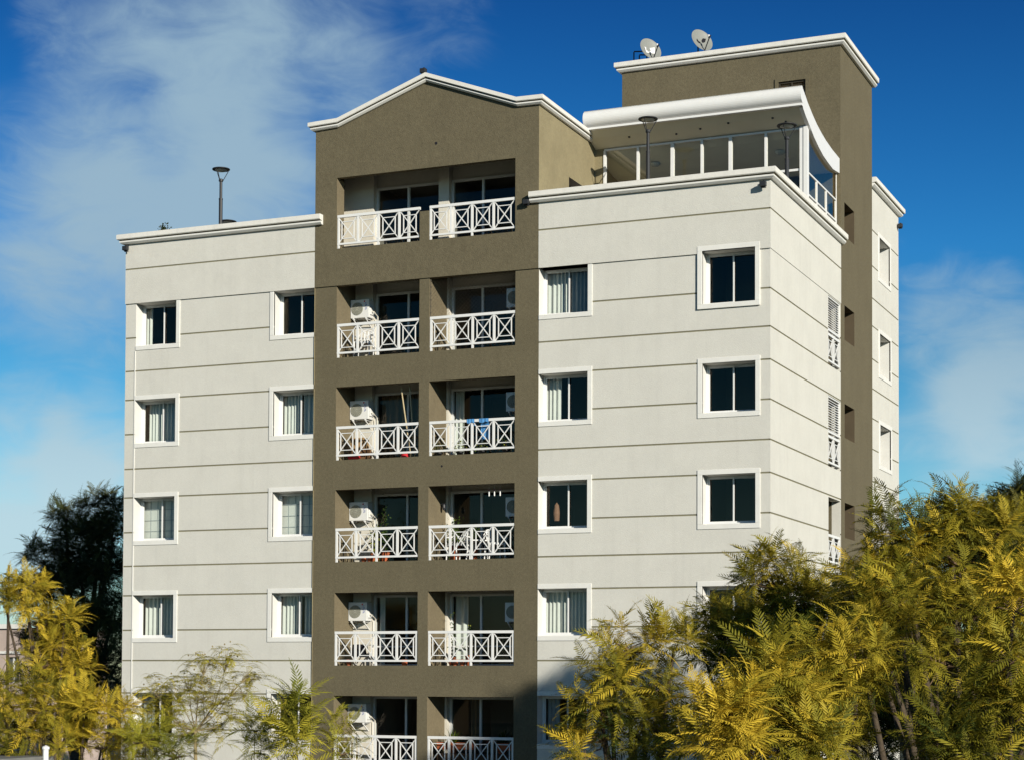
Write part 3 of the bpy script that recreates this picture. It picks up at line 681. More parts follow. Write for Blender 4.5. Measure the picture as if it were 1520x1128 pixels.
def roof_lamp(x, y, zt, zb, label, group='black post lamps on the roof terraces'):
    o = empty('post_lamp', (x, y, zb), label, 'lamp', group)
    m = MB(); m.tube([(x, y, zb), (x, y, zt - .9)], .055, 12); m.tube([(x, y, zt - .9), (x, y, zt - .86)], [.06, .06], 12); m.tube([(x, y, zt - .86), (x, y, zt - .36)], .042, 12); m.lathe((x, y, zt - .38), [(.045, 0), (.065, .02), (.065, .07), (.04, .09), (.001, .09)], 12)
    m.build('pole', DARKM, o)
    m = MB()
    for k in range(3):
        t = 2.1 * k + .4; m.tube([(x + .04 * math.cos(t), y + .04 * math.sin(t), zt - .38), (x + .235 * math.cos(t), y + .235 * math.sin(t), zt - .03)], .011, 6)
    m.build('arm', DARKM, o)
    m = MB(); m.lathe((x, y, zt), [(.001, .03), (.15, .028), (.255, .0), (.26, -.015), (.25, -.03), (.24, -.025), (.001, -.02)], 24); m.build('shade', DARKM, o, smooth=True)
    m = MB(); m.lathe((x, y, zt - .03), [(.001, -.05), (.10, -.045), (.17, -.01), (.18, .0)], 20); m.build('diffuser', BULB, o, smooth=True)
    return o
roof_lamp(-17.04, 2.5, 21.75, 18.4, 'tall black post lamp on the left roof against the sky')
roof_lamp(-17.72, 4.0, 20.62, 18.4, 'low black disc lamp just above the left parapet')
roof_lamp(-3.97, 2.45, 21.73, 18.4, 'black post lamp before the glazed terrace, left of its middle')
roof_lamp(-.24, 2.45, 21.14, 18.4, 'black post lamp beside the white corner post of the terrace')

def dish(x, y, z, label, logo):
    o = empty('satellite_dish', (x, y, 24.98), label, 'satellite dish', 'satellite dishes on the rooftop block')
    ax = Vector((.78, -.58, .36)).normalized(); K = 1.22
    m = MB(); pr = [(.001, 0), (.09, .006), (.18, .025), (.25, .05), (.29, .072), (.295, .072), (.29, .064), (.18, .012), (.001, -.012)]
    pr = [(a_ * K, b_ * K) for a_, b_ in pr]; m.lathe((x, y, z), pr, 32, axis=ax); d = m.build('reflector', DISH, o, smooth=True)
    # painted emblem patches lying in the bowl
    a = -ax.cross(Vector((0, 0, 1))).normalized(); b = ax.cross(a).normalized()
    def pt(u, v):
        u *= K; v *= K; r = math.hypot(u, v); h = .075 * K * (r / (.29 * K)) ** 2 + .008
        return Vector((x, y, z)) - a * u + b * v + ax * h
    m = MB()
    if logo == 'white':
        L = [[(-.16, .10), (-.02, .07), (-.04, -.01), (-.13, -.09)], [(-.13, -.09), (-.04, -.01), (.03, -.05), (.06, -.09)], [(.03, -.05), (.10, .0), (.13, -.1), (.06, -.09)], [(.08, .06), (.14, .07), (.13, -.1), (.10, .0)]]
    else:
        L = [[(-.16, .09), (-.08, .10), (-.07, -.02), (-.12, .0)], [(-.08, .10), (-.03, .03), (-.04, -.02), (-.07, -.02)], [(.0, -.02), (.06, .0), (.08, -.05), (.03, -.06)], [(.06, .0), (.10, .06), (.12, .0), (.08, -.05)]]
    for q in L: m.poly([pt(*p) for p in q])
    m.build('logo', WHITE if logo == 'white' else BLACKC, o)
    m = MB(); f = Vector((x, y, z)) + ax * .40 - b * .16
    bt = Vector((x, y, z)) - b * .37 + ax * .08
    m.beam(bt, f, .03, .03, (1, 0, 0)); m.beam(f, f + ax * .07 + b * .03, .05, .05, (1, 0, 0)); m.build('feed_arm', DARKM, o)
    m = MB(); m.tube([f + b * .0, f + b * .09], .032, 10); m.build('receiver', WHITE, o)
    m = MB(); bk = Vector((x, y, z)) - ax * .03
    m.tube([bk, bk - ax * .1, (bk.x - ax.x * .1, bk.y - ax.y * .1 + .02, 24.9)], .022, 8); m.build('mast', DARKM, o)
dish(-5.72, 7.62, 25.36, 'grey satellite dish with a white emblem, beside the black pipes', 'white')
dish(-4.16, 7.62, 25.42, 'grey satellite dish with a dark emblem, alone on the cornice', 'dark')
m = MB()
for x, h, L in ((-6.22, 25.42, .5), (-6.05, 25.30, .4)):
    m.tube([(x, 7.7, 24.9), (x, 7.7, h - .02)], .02, 8); m.tube([(x, 7.7, h), (x + L, 7.9, h + .01)], .02, 8); m.tube([(x + L, 7.9, h), (x + L, 7.9, 24.9)], .018, 8)
tag(m.build('vent_pipe', DARKM), 'black bent pipes beside the white-marked dish', 'pipes')

def floodlight(x, y, z, label, face=(0, -1)):
    o = empty('floodlight', (x, y, z), label, 'floodlight', 'small black floodlights under the cornices')
    m = MB(); m.box(x - .02, x + .02, y, y + .16, z + .02, z + .10); m.build('bracket', DARKM, o)
    m = MB(); c = Vector((x, y - .03, z)); m.box(x - .08, x + .08, y - .09, y + .02, z - .06, z + .06); m.box(x - .06, x + .06, y - .02, y + .04, z - .09, z - .06); m.build('lamp_body', DARKM, o, bevel=.012)
floodlight(-18.46, -.14, 18.99, 'small black floodlight under the cornice at the left corner')
floodlight(-.13, -.16, 18.98, 'small black floodlight under the cornice at the sunlit corner')
floodlight(-6.34, -.12, 19.14, 'small black floodlight at the left end of the right cornice')
floodlight(XW + .1, 16.2, 21.62, 'small black floodlight on the far rear wing')
floodlight(-9.28, -.1, 22.88, 'small black lamp on the gable peak')
m = MB(); m.lathe((-8.94, -.037, 20.96), [(.001, .004), (.035, .004), (.04, 0)], 10, axis=(0, -1, 0)); m.build('vent_hole', BLACKC, B)
m = MB(); m.lathe((-8.74, -.002, 12.53), [(.001, .004), (.025, .004), (.03, 0)], 10, axis=(0, -1, 0)); m.build('vent_hole', BLACKC, B)

# --- foliage for plants and trees
def frond_template(npair, droop, curl, jag, wf=.165):
    V = []; F = []
    def P(t): return np.array([t, 0, -droop * t * t + .10 * math.sin(t * 3.14) * curl])
    ts = np.linspace(0, 1, 6)
    for i, t in enumerate(ts):
        p = P(t); w = .007 * (1 - .7 * t); V += [p + (0, w, 0), p - (0, w, 0)]
        if i: F.append((2 * i - 2, 2 * i - 1, 2 * i + 1, 2 * i))
    for k in range(npair):
        t = .12 + .88 * k / (npair - 1); p = P(t)
        ln = wf * (.35 + 1.0 * math.sin(math.pi * min(1, (t * .92 + .08)) ** .8)) * (1 if t < .97 else .8)
        fa = R(55 - 25 * t)
        for s in (1, -1):
            j = 1 + jag * (random.random() - .5)
            d = np.array([math.cos(fa + (random.random() - .5) * .25), s * math.sin(fa), -.10 - .35 * random.random() * droop]); d /= np.linalg.norm(d)
            nrm = np.array([-.55 * d[1] * s, .55 * s, 0]); side = np.cross(d, [0, 0, 1.]); side /= np.linalg.norm(side)
            w = ln * .085 * j; L = ln * j; n = len(V)
            V += [p, p + d * L * .35 + side * w + np.array([0, 0, .12 * w]), p + d * L - np.array([0, 0, L * .10]), p + d * L * .35 - side * w + np.array([0, 0, .12 * w]), p + d * L * .72 + side * w * .75 - np.array([0, 0, L * .03]), p + d * L * .72 - side * w * .75 - np.array([0, 0, L * .03])]
            F.append((n, n + 1, n + 3)); F.append((n + 1, n + 4, n + 5, n + 3)); F.append((n + 4, n + 2, n + 5))
    return np.array(V), F
random.seed(3)
TEMPL = [frond_template(13, d, c, .5) for d, c in ((.18, 1.2), (.38, 1.4), (.6, 1.0), (.28, .6), (.05, .8))]
TEMPS = [frond_template(12, d, c, .5) for d, c in ((.2, 1.2), (.5, 1.2))]
def mesh_np(name, V, polys_sizes, loops, material, tint, parent=None):
    me = bpy.data.meshes.new(name); me.vertices.add(len(V)); me.vertices.foreach_set('co', V.astype(np.float32).ravel())
    me.loops.add(len(loops)); me.loops.foreach_set('vertex_index', loops.astype(np.int32))
    me.polygons.add(len(polys_sizes)); st = np.concatenate([[0], np.cumsum(polys_sizes)[:-1]]).astype(np.int32)
    me.polygons.foreach_set('loop_start', st); me.polygons.foreach_set('loop_total', polys_sizes.astype(np.int32))
    me.update(calc_edges=True); me.validate()
    at_ = me.attributes.new('tint', 'FLOAT', 'POINT'); at_.data.foreach_set('value', tint.astype(np.float32))
    me.materials.append(material); o = bpy.data.objects.new(name, me); S.collection.objects.link(o)
    if parent: attach(o, parent)
    return o
def fronds(specs, templ):
    """specs: (pos, dir, up, length, tint, template)"""
    Vs = []; Ls = []; Ss = []; Ts = []; off = 0
    tl = []
    for V, F in templ: tl.append((V, np.concatenate([np.array(f) for f in F]), np.array([len(f) for f in F])))
    for pos, d, up, L, ti, k in specs:
        V, lo, sz = tl[k % len(tl)]
        d = d / np.linalg.norm(d); s = np.cross(up, d); s /= max(1e-6, np.linalg.norm(s)); u = np.cross(d, s)
        Vs.append(pos + (V[:, :1] * d + V[:, 1:2] * s + V[:, 2:] * u) * L); Ls.append(lo + off); Ss.append(sz); Ts.append(np.full(len(V), ti)); off += len(V)
    return np.concatenate(Vs), np.concatenate(Ss), np.concatenate(Ls), np.concatenate(Ts)
def tree(name, label, cat, base, clumps, L=.47, n=.95, material=None, tint=.5, spread=.30, group=None, trunk=.12, nf=9, templ=None, twigs=True, seed=1, shell=.55, flat=.72):
    rnd = np.random.RandomState(seed); bx, by = base; root = empty(name, (bx, by, GZ), label, cat, group)
    C_ = [(np.array(c[0]), c[1] * .84, c[2] if len(c) > 2 else 0) for c in clumps]
    zmin = min(c[0][2] for c in C_); specs = []; w = MB(); tw = MB()
    mean = np.mean([c[0] for c in C_], axis=0)
    fork = np.array([bx * .6 + mean[0] * .4, by * .6 + mean[1] * .4, GZ + (zmin - GZ) * .62])
    w.tube([(bx, by, GZ), (bx + .1, by, GZ + (fork[2] - GZ) * .5), tuple(fork)], [trunk * 1.25, trunk, trunk * .8], 10)
    for c, r, dt in C_:
        mid = fork * .45 + c * .55 + rnd.randn(3) * .15; mid[2] = fork[2] * .5 + c[2] * .5 - .1
        w.tube([tuple(fork), tuple(mid), tuple(c)], [trunk * .55, trunk * .36, trunk * .16], 6, cap=False)
        ctc = spread * rnd.randn() * .45; k = max(3, int(n * (8 + 92 * r * r)))
        for i in range(k):
            v = rnd.randn(3); v /= np.linalg.norm(v); v[2] = abs(v[2]) * 1.0 if rnd.rand() < .72 else v[2]
            rr = r * (shell + (1 - shell) * rnd.rand() ** .5); p = c + v * np.array([1, 1, flat]) * rr
            ax = v * .8 + np.array([0, 0, .55 + .3 * rnd.rand()]); ax /= np.linalg.norm(ax)
            if twigs:
                q = c + (p - c) * .45 + rnd.randn(3) * r * .08; w.tube([tuple(c), tuple(q), tuple(p)], [.016, .011, .006], 4, mi=1, cap=False)
            a = np.cross(ax, [0.3, .1, 1.]); a /= np.linalg.norm(a); b = np.cross(ax, a); ph = rnd.rand() * 6.28
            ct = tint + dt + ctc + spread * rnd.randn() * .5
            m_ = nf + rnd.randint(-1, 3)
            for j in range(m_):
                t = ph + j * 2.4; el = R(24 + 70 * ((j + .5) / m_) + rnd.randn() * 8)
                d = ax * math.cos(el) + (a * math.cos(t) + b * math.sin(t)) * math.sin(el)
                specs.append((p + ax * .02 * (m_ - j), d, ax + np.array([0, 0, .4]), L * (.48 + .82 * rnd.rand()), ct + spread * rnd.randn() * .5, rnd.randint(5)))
    w.build('trunk', [BARK, TWIG], root, smooth=True)
    V, sz, lo, ti = fronds(specs, templ or TEMPL)
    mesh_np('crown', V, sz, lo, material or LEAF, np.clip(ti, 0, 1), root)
    return root
def cl(d, *pts):
    r = []
    for p in pts: r.append((tuple(at(p[0], p[1], d + (p[4] if len(p) > 4 else 0))), p[2], p[3] if len(p) > 3 else 0))
    return r
G1 = 'golden green feathery trees in front of the building'
def bs(u, d): p = at(u, 1100, d); return (p.x, p.y)
tree('jacaranda_tree', 'tallest golden green feathery tree, its three tops against the sky right of the building', 'tree', bs(1400, 29),
     cl(29, (1333, 790, .34), (1330, 820, .40), (1345, 850, .45), (1412, 775, .34), (1412, 800, .42), (1425, 840, .55), (1478, 800, .42), (1290, 880, .5, -.1), (1365, 910, .6), (1440, 920, .6, -.05), (1500, 880, .55, -.1), (1300, 960, .55, 0, 1), (1390, 990, .65), (1270, 925, .45, -.1), (1340, 1010, .5, -.2, 1), (1470, 1000, .6, -.15, 1), (1520, 950, .6)), seed=1, group=G1, trunk=.16)
tree('jacaranda_tree', 'near golden tree filling the lower right corner, with broad bright fronds', 'tree', bs(1480, 22),
     cl(22, (1505, 905, .32, .1), (1500, 985, .4, .1), (1455, 1075, .42, -.12), (1400, 1110, .38, -.2), (1530, 1060, .4), (1440, 1140, .45, -.2), (1330, 900, .30, .12, 2), (1330, 955, .38, .12, 2)), seed=2, group=G1, L=.50)
tree('jacaranda_tree', 'olive feathery tree against the sunlit corner of the building', 'tree', bs(1150, 33),
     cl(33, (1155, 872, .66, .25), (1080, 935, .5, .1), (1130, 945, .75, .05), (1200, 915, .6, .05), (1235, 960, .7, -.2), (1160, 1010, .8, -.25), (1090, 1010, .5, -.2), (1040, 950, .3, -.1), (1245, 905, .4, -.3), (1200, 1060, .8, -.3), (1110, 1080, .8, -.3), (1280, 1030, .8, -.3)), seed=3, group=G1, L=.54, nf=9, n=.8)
tree('jacaranda_tree', 'golden feathery tree left of the olive one, over the lowest right windows', 'tree', bs(930, 26),
     cl(26, (935, 968, .34, .08), (905, 1010, .34, .08), (955, 1030, .42), (890, 1060, .36), (1000, 965, .18, -.05), (895, 1100, .30, -.1), (945, 1095, .46, .05), (868, 1128, .24, .15), (990, 1090, .4, -.15), (1010, 1120, .4, -.1)), seed=4, group=G1, n=.75)
tree('jacaranda_sapling', 'slim young feathery treetop standing in front of the olive tree', 'sapling', bs(1145, 20),
     cl(20, (1148, 1010, .22, -.05), (1150, 1050, .26, -.05), (1175, 1095, .3), (1110, 1120, .3, .1), (1200, 1120, .3)), seed=5, L=.48, trunk=.05)
tree('jacaranda_sapling', 'thin young treetop with reddish orange stems and fronds', 'sapling', bs(1070, 19),
     cl(19, (1078, 1065, .20, .35), (1060, 1095, .22, .4), (1090, 1125, .25, .25)), seed=6, L=.44, trunk=.04, spread=.3)
tree('jacaranda_tree', 'broad yellow green feathery tree between the thin sapling and the tallest tree', 'tree', bs(1250, 23),
     cl(23, (1225, 1005, .34, .08), (1270, 985, .36, .1), (1180, 975, .28, 0, 3), (1225, 1050, .38, .12), (1265, 1030, .3, .05), (1215, 1105, .42, .15), (1185, 1065, .3, .05)), seed=7, group=G1)
tree('dark_tree', 'dark leafy tree at the right edge, extended to darken the gaps behind the golden trees', 'tree', bs(1510, 42),
     cl(42, (1520, 760, .5), (1505, 800, .9), (1540, 850, 1.1), (1480, 850, .9), (1500, 920, 1), (1440, 830, .7), (1520, 1000, 1.1), (1430, 920, .8), (1520, 1090, 1), (1350, 1060, .9), (1300, 1100, .9), (1350, 960, .9), (1410, 1010, .9), (1440, 1090, 1), (1290, 1010, .8), (1230, 1060, .8), (1330, 880, .6)), seed=8, material=LEAFD, L=.7, tint=.45)  # lower left clumps added: dark leaves standing in for shaded inner crowns
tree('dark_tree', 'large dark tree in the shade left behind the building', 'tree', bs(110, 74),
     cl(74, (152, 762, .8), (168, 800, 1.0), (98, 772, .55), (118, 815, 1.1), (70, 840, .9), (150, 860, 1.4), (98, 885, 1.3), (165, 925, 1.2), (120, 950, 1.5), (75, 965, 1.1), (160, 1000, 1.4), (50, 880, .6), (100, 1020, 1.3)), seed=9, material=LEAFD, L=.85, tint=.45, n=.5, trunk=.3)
tree('jacaranda_tree', 'upright golden tree in front of the dark tree at the left edge', 'tree', bs(70, 44),
     cl(44, (38, 882, .42, .1), (55, 930, .36), (40, 905, .3), (95, 925, .30, .1), (92, 965, .36, .05), (62, 990, .4), (110, 1000, .34), (8, 900, .25, -.2), (75, 1030, .4)), seed=10, L=.5, n=.8, tint=.6)
tree('jacaranda_tree', 'low wide yellow tree along the bottom left corner', 'tree', bs(90, 37),
     cl(37, (12, 1035, .45, .1), (62, 1060, .45, .12), (125, 1062, .42, .1), (165, 1070, .28, .05), (25, 1090, .5), (90, 1105, .5, .12), (150, 1112, .4, .1), (200, 1118, .25, .1), (5, 1120, .5)), seed=11, L=.5, n=.9, tint=.6)
tree('shade_tree', 'tall leafy tree right of the view whose shadow falls on the lower right wall', 'tree', (22, -20),
     [((22 + a, -20 + b, 14.3 + c), r_, 0) for a, b, c, r_ in ((0, 0, 2.6, 1.6), (-2.2, 0, .8, 1.7), (2.2, 0, 1, 1.7), (0, -1.5, 0, 1.8), (-3, .5, -1.4, 1.6), (3, .5, -1.4, 1.6), (0, 1.5, -.5, 1.8), (-1.5, 0, -2.4, 1.9), (1.5, 0, -2.6, 1.9), (-4, 0, -3, 1.3))], seed=21, material=LEAFD, L=1.0, n=.5, trunk=.35)
# sparse tree with bare twigs
PALE = mat('pale_twig', (.36, .29, .15), .9, .3, 12)
def sparse(label, base, pts, d, seed):
    rnd = np.random.RandomState(seed); bx, by = bs(base[0], d); root = empty('sparse_tree', (bx, by, GZ), label, 'tree')
    w = MB(); specs = []; f = np.array(at(base[0], base[1], d)); w.tube([(bx, by, GZ), (bx + .05, by, f[2] * .5), tuple(f)], [.09, .06, .035], 8)
    for u, v, rr in pts:
        c = np.array(at(u, v, d + rnd.randn() * .4)); mid = f * .5 + c * .5 + rnd.randn(3) * .08 - np.array([0, 0, .12])
        w.tube([tuple(f), tuple(mid), tuple(c)], [.018, .010, .005], 5)
        for k in range(int(9 + rr * 40)):
            p = c + rnd.randn(3) * rr * .5; w.tube([tuple(mid * .3 + c * .7), tuple(c * .5 + p * .5 + rnd.randn(3) * .03), tuple(p)], [.005, .0035, .002], 4)
            for j in range(rnd.randint(2, 6)):
                dd = rnd.randn(3); dd[2] = -abs(dd[2]) * .25 + .15; specs.append((p, dd, np.array([0, 0, 1.]), .42 * (.6 + .7 * rnd.rand()), .82 + .25 * rnd.randn(), rnd.randint(5)))
            if rnd.rand() < .35:
                q = p + np.array([0, 0, .05]) + rnd.randn(3) * .05; w.lathe(tuple(q), [(.001, -.02), (.018, -.01), (.018, .01), (.001, .02)], 6)
    w.build('trunk', PALE, root)
    V, sz, lo, ti = fronds(specs, TEMPS); mesh_np('crown', V, sz, lo, LEAFG, np.clip(ti, 0, 1), root)
sparse('thin sparse tree with bare forked twigs in front of the pale left wing', (290, 1085), [(340, 975, .3), (372, 1000, .3), (352, 1020, .3), (305, 985, .35), (280, 1012, .45), (262, 1030, .4), (232, 1025, .35), (320, 1040, .35), (300, 1030, .4), (215, 1050, .3), (345, 1060, .25), (255, 1060, .35), (320, 1080, .3), (270, 1090, .4), (225, 1090, .35)], 40, 3)
tree('jacaranda_sapling', 'small yellow green sapling low in front of the left wing, beside the thin twigs', 'sapling', bs(250, 36), cl(36, (215, 1105, .4, .05), (260, 1125, .4, .05)), seed=13, material=LEAFG, L=.46, trunk=.04, n=.7)
tree('jacaranda_sapling', 'green umbrella shaped sapling before the lowest window left of the brown column', 'sapling', bs(436, 33), cl(33, (434, 1058, .10), (437, 1092, .26, 0), (436, 1122, .32, 0)), seed=14, material=LEAFG, L=.62, trunk=.03, shell=.1, n=.5, tint=.6)
tree('jacaranda_sapling', 'airy pale sapling with drooping fronds left of the green sapling', 'sapling', bs(385, 34), cl(34, (378, 1085, .14, .1), (385, 1118, .26, .05)), seed=15, material=LEAFG, L=.5, trunk=.03, n=.5, shell=.1)
tree('jacaranda_sapling', 'small sapling in front of the left balcony of the brown column', 'sapling', bs(500, 33), cl(33, (495, 1085, .14, .1), (505, 1120, .2, .1)), seed=16, material=LEAFG, L=.42, trunk=.03, n=.6, shell=.1)

# --- balcony things
def leafy(x, y, z, r, h, n, material, seed, tint=.4, leaf=.05):
    rnd = np.random.RandomState(seed); V = []; lo = []; ti = []
    for i in range(n):
        c = np.array([x, y, z + h * .5]) + rnd.randn(3) * np.array([r, r * .6, h]) * .42
        d = rnd.randn(3); d /= np.linalg.norm(d); s = np.cross(d, rnd.randn(3)); s /= np.linalg.norm(s); L = leaf * (.6 + .8 * rnd.rand()); k = len(V)
        V += [c, c + d * L * .5 + s * L * .3, c + d * L, c + d * L * .5 - s * L * .3]; lo += [k, k + 1, k + 2, k + 3]; ti += [tint + .3 * rnd.randn()] * 4
    return np.array(V), np.full(n, 4), np.array(lo), np.clip(np.array(ti), 0, 1), material
def pot_plant(x, y, z, r, h, n, label, seed, potm=TERRA, ph=.2, pr=.12, material=None, tint=.4, leaf=.055, spiky=False):
    o = empty('potted_plant', (x, y, z), label, 'plant')
    m = MB(); m.lathe((x, y, z), [(.001, 0), (pr * .72, 0), (pr, ph), (pr * 1.12, ph), (pr * 1.12, ph + .03), (pr * .9, ph + .03), (.001, ph)], 16); m.build('pot', potm, o)
    m = MB(); m.tube([(x, y, z + ph), (x + .01, y, z + ph + h * .5)], [.012, .006], 6); m.build('stem', BARK, o)
    if spiky:
        rnd = np.random.RandomState(seed); V = []; lo = []; ti = []
        for i in range(n):
            a = rnd.rand() * 6.28; el = .25 + 1.2 * rnd.rand(); d = np.array([math.cos(a) * math.cos(el), math.sin(a) * math.cos(el), math.sin(el)]); s = np.cross(d, [0, 0, 1.]); s /= np.linalg.norm(s); c = np.array([x, y, z + ph])
            L = h * (.7 + .5 * rnd.rand()); k = len(V); w = .014
            V += [c - s * w, c + s * w, c + d * L * .6 + s * w * 1.2 + [0, 0, .02], c + d * L * .6 - s * w * 1.2 + [0, 0, .02], c + d * L + [0, 0, -.12 * L]]
            lo += [k, k + 1, k + 2, k + 3, k + 3, k + 2, k + 4]; ti += [tint + .25 * rnd.randn()] * 5
        sz = np.array([4, 3] * n); mesh_np('leaves', np.array(V), sz, np.array(lo), material or LEAFP, np.clip(np.array(ti), 0, 1), o)
    else:
        V, sz, lo, ti, mt = leafy(x, y, z + ph, r, h, n, material or LEAFP, seed, tint, leaf); mesh_np('leaves', V, sz, lo, mt, ti, o)
    return o
z2, z3, z4, z5, z6 = [TOPS[i][0] for i in (1, 2, 3, 4, 5)]
def plastic_chair(x, y, z, label, rot=0, group='white plastic balcony chairs'):
    o = empty('plastic_chair', (x, y, z), label, 'chair', group)
    c, s = math.cos(rot), math.sin(rot)
    T = lambda a, b, h: (x + a * c - b * s, y + a * s + b * c, z + h)
    for a, b in ((-.2, -.2), (.2, -.2), (-.2, .2), (.2, .2)):
        m = MB(); m.tube([T(a * 1.1, b * 1.1, 0), T(a, b, .42)], [.018, .022], 6); m.build('leg', WHITE, o)
    m = MB(); m.poly([T(-.23, -.22, .42), T(.23, -.22, .42), T(.22, .22, .41), T(-.22, .22, .41)]); m.poly([T(-.23, -.22, .45), T(.23, -.22, .45), T(.22, .22, .44), T(-.22, .22, .44)]); 
    for p, q in (((-.23, -.22), (.23, -.22)), ((.23, -.22), (.22, .22)), ((.22, .22), (-.22, .22)), ((-.22, .22), (-.23, -.22))): m.quad(T(*p, .40), T(*q, .40), T(*q, .45), T(*p, .45))
    m.build('seat', WHITE, o)
    m = MB()
    m.tube([T(-.22, .2, .42), T(-.22, .27, .68), T(-.14, .3, .80), T(0, .31, .84), T(.14, .3, .80), T(.22, .27, .68), T(.22, .2, .42)], .02, 6)
    for a in (-.14, -.05, .05, .14): m.beam(T(a, .2, .44), T(a, .3, .80), .045, .012, (-s, c, 0))
    m.build('backrest', WHITE, o)
    for sg in (-1, 1):
        m = MB(); m.tube([T(.24 * sg, -.2, .42), T(.26 * sg, -.2, .62), T(.26 * sg, .1, .64), T(.23 * sg, .25, .62)], .018, 6); m.build('armrest', WHITE, o)
plastic_chair(-11.3, .50, z2, 'white plastic chair under the air conditioner on the second left balcony', .2)
plastic_chair(-8.55, .62, z4, 'white plastic chair with a rounded back beside the balcony table', -.5)
plastic_chair(-7.5, .62, z4, 'white plastic chair right of the balcony table, under the chimes', .7)
o = empty('plastic_table', (-8.0, .6, z4), 'white round plastic table between two chairs on a right balcony', 'table')
m = MB(); m.lathe((-8.0, .6, z4 + .5), [(.001, .03), (.33, .03), (.34, .0), (.001, 0)], 20); m.build('tabletop', WHITE, o)
for a in range(4):
    m = MB(); t = a * 1.57 + .78; m.tube([(-8 + .3 * math.cos(t), .6 + .3 * math.sin(t), z4), (-8 + .22 * math.cos(t), .6 + .22 * math.sin(t), z4 + .5)], .018, 6); m.build('leg', WHITE, o)
G2 = 'bamboo poles leaning on the balcony railing'
for (u0, v0), (u1, v1), nm in (((595.5, 575), (610, 668), 'left bamboo pole leaning above the third balcony railing'), ((607.9, 571), (616, 666), 'right bamboo pole leaning above the third balcony railing')):
    p = CAM + (at(u0, v0, 1) - CAM) * ((.35 - CAM.y) / (at(u0, v0, 1) - CAM).y); q = CAM + (at(u1, v1, 1) - CAM) * ((.25 - CAM.y) / (at(u1, v1, 1) - CAM).y); q.z = z3 + .01
    m = MB(); pts = [q + (p - q) * t for t in np.linspace(0, 1, 9)]; m.tube(pts, [.017 if i % 2 else .019 for i in range(9)], 7); tag(m.build('bamboo_pole', BAMBOO), nm, 'pole', G2)
m = MB(); m.box(-11.6, -11.2, .35, .65, z3 + .34, z3 + .62); m.quad((-11.6, .34, z3 + .62), (-11.2, .34, z3 + .62), (-11.2, .26, z3 + .55), (-11.6, .26, z3 + .55)); tag(m.build('cardboard_box', CARD), 'brown cardboard box stacked behind the third left railing', 'box')
m = MB(); m.box(-11.62, -11.15, .3, .7, z3, z3 + .335); tag(m.build('wooden_crate', mat('crate_wood', (.2, .11, .05), .8, .2, 6)), 'dark brown crate under the cardboard box', 'crate')
m = MB(); m.tube([(-11.55, .18, z3 + .10), (-11.25, .18, z3 + .10)], .07, 12); tag(m.build('red_bag', RED), 'small red bundle at the foot of the third left railing', 'bundle')
m = MB(); m.lathe((-9.95, .3, z3), [(.001, .0), (.09, 0), (.11, .16), (.12, .16), (.001, .15)], 14); tag(m.build('red_bucket', RED), 'small red bucket near the bamboo poles', 'bucket')
# towel over railing
m = MB(); zt = z3 + .905
for a, b, dr in ((-8.03, -7.82, .16), (-7.68, -7.42, .52)):
    k = 8
    for i in range(k):
        x0 = a + (b - a) * i / k; x1 = a + (b - a) * (i + 1) / k; f0 = .006 * math.sin(i * 1.9); f1 = .006 * math.sin((i + 1) * 1.9)
        m.quad((x0, -.005 + f0, zt), (x1, -.005 + f1, zt), (x1, .09 + f1, zt), (x0, .09 + f0, zt)); m.quad((x0, -.005 + f0, zt), (x1, -.005 + f1, zt), (x1, -.003 + f1, zt - .10 - .02 * math.sin(i)), (x0, -.003 + f0, zt - .10 - .02 * math.sin(i)))
        m.quad((x0, .09 + f0, zt), (x1, .09 + f1, zt), (x1, .11 + f1, zt - dr), (x0, .11 + f0, zt - dr))
tag(m.build('towel', TOWEL), 'bright blue cloth hanging over the third right railing', 'towel')
LP = [(-8.95, z3, .30, 'yellow flowering plant at the left end behind the blue towel railing'), (-8.35, z3, .24, 'low yellow flowering plant left of the blue cloth'), (-7.72, z3, .22, 'low yellow flowering plant below the blue cloth'), (-7.05, z3, .34, 'yellow flowering plant right of the blue cloth')]
for k, (x, z, h, lb) in enumerate(LP): pot_plant(x, .26, z, .22, h, 70, lb, 50 + k, tint=.85, ph=.08, pr=.09, potm=DARKM)
m = MB(); m.box(-9.0, -8.9, .2, .3, z3, z3 + .12)
pot_plant(-10.98, .62, z4, .20, .55, 120, 'tall pot plant with large yellow green leaves beside the fourth air conditioner', 60, ph=.22, pr=.12, tint=.95, leaf=.11)
pot_plant(-8.72, .78, z4, .26, .55, 420, 'bushy dark green potted shrub behind the white chair', 61, ph=.38, pr=.14, tint=.35)
pot_plant(-8.25, .95, z4, .20, .45, 220, 'dark potted shrub beside the bushy one', 62, ph=.35, pr=.12, tint=.15)
pot_plant(-10.75, .75, z4, .14, .95, 320, 'tall narrow dark plant in front of the balcony door', 68, ph=.25, pr=.12, tint=.05)
for k, (x, lb) in enumerate(((-11.1, 'left red pot on the fourth left balcony'), (-10.92, 'right red pot on the fourth left balcony'))):
    m = MB(); m.lathe((x, .22, z4), [(.001, 0), (.06, 0), (.08, .13), (.09, .13), (.09, .15), (.001, .13)], 14); tag(m.build('flower_pot', TERRA), lb, 'pot', 'red pots on the balcony floors')
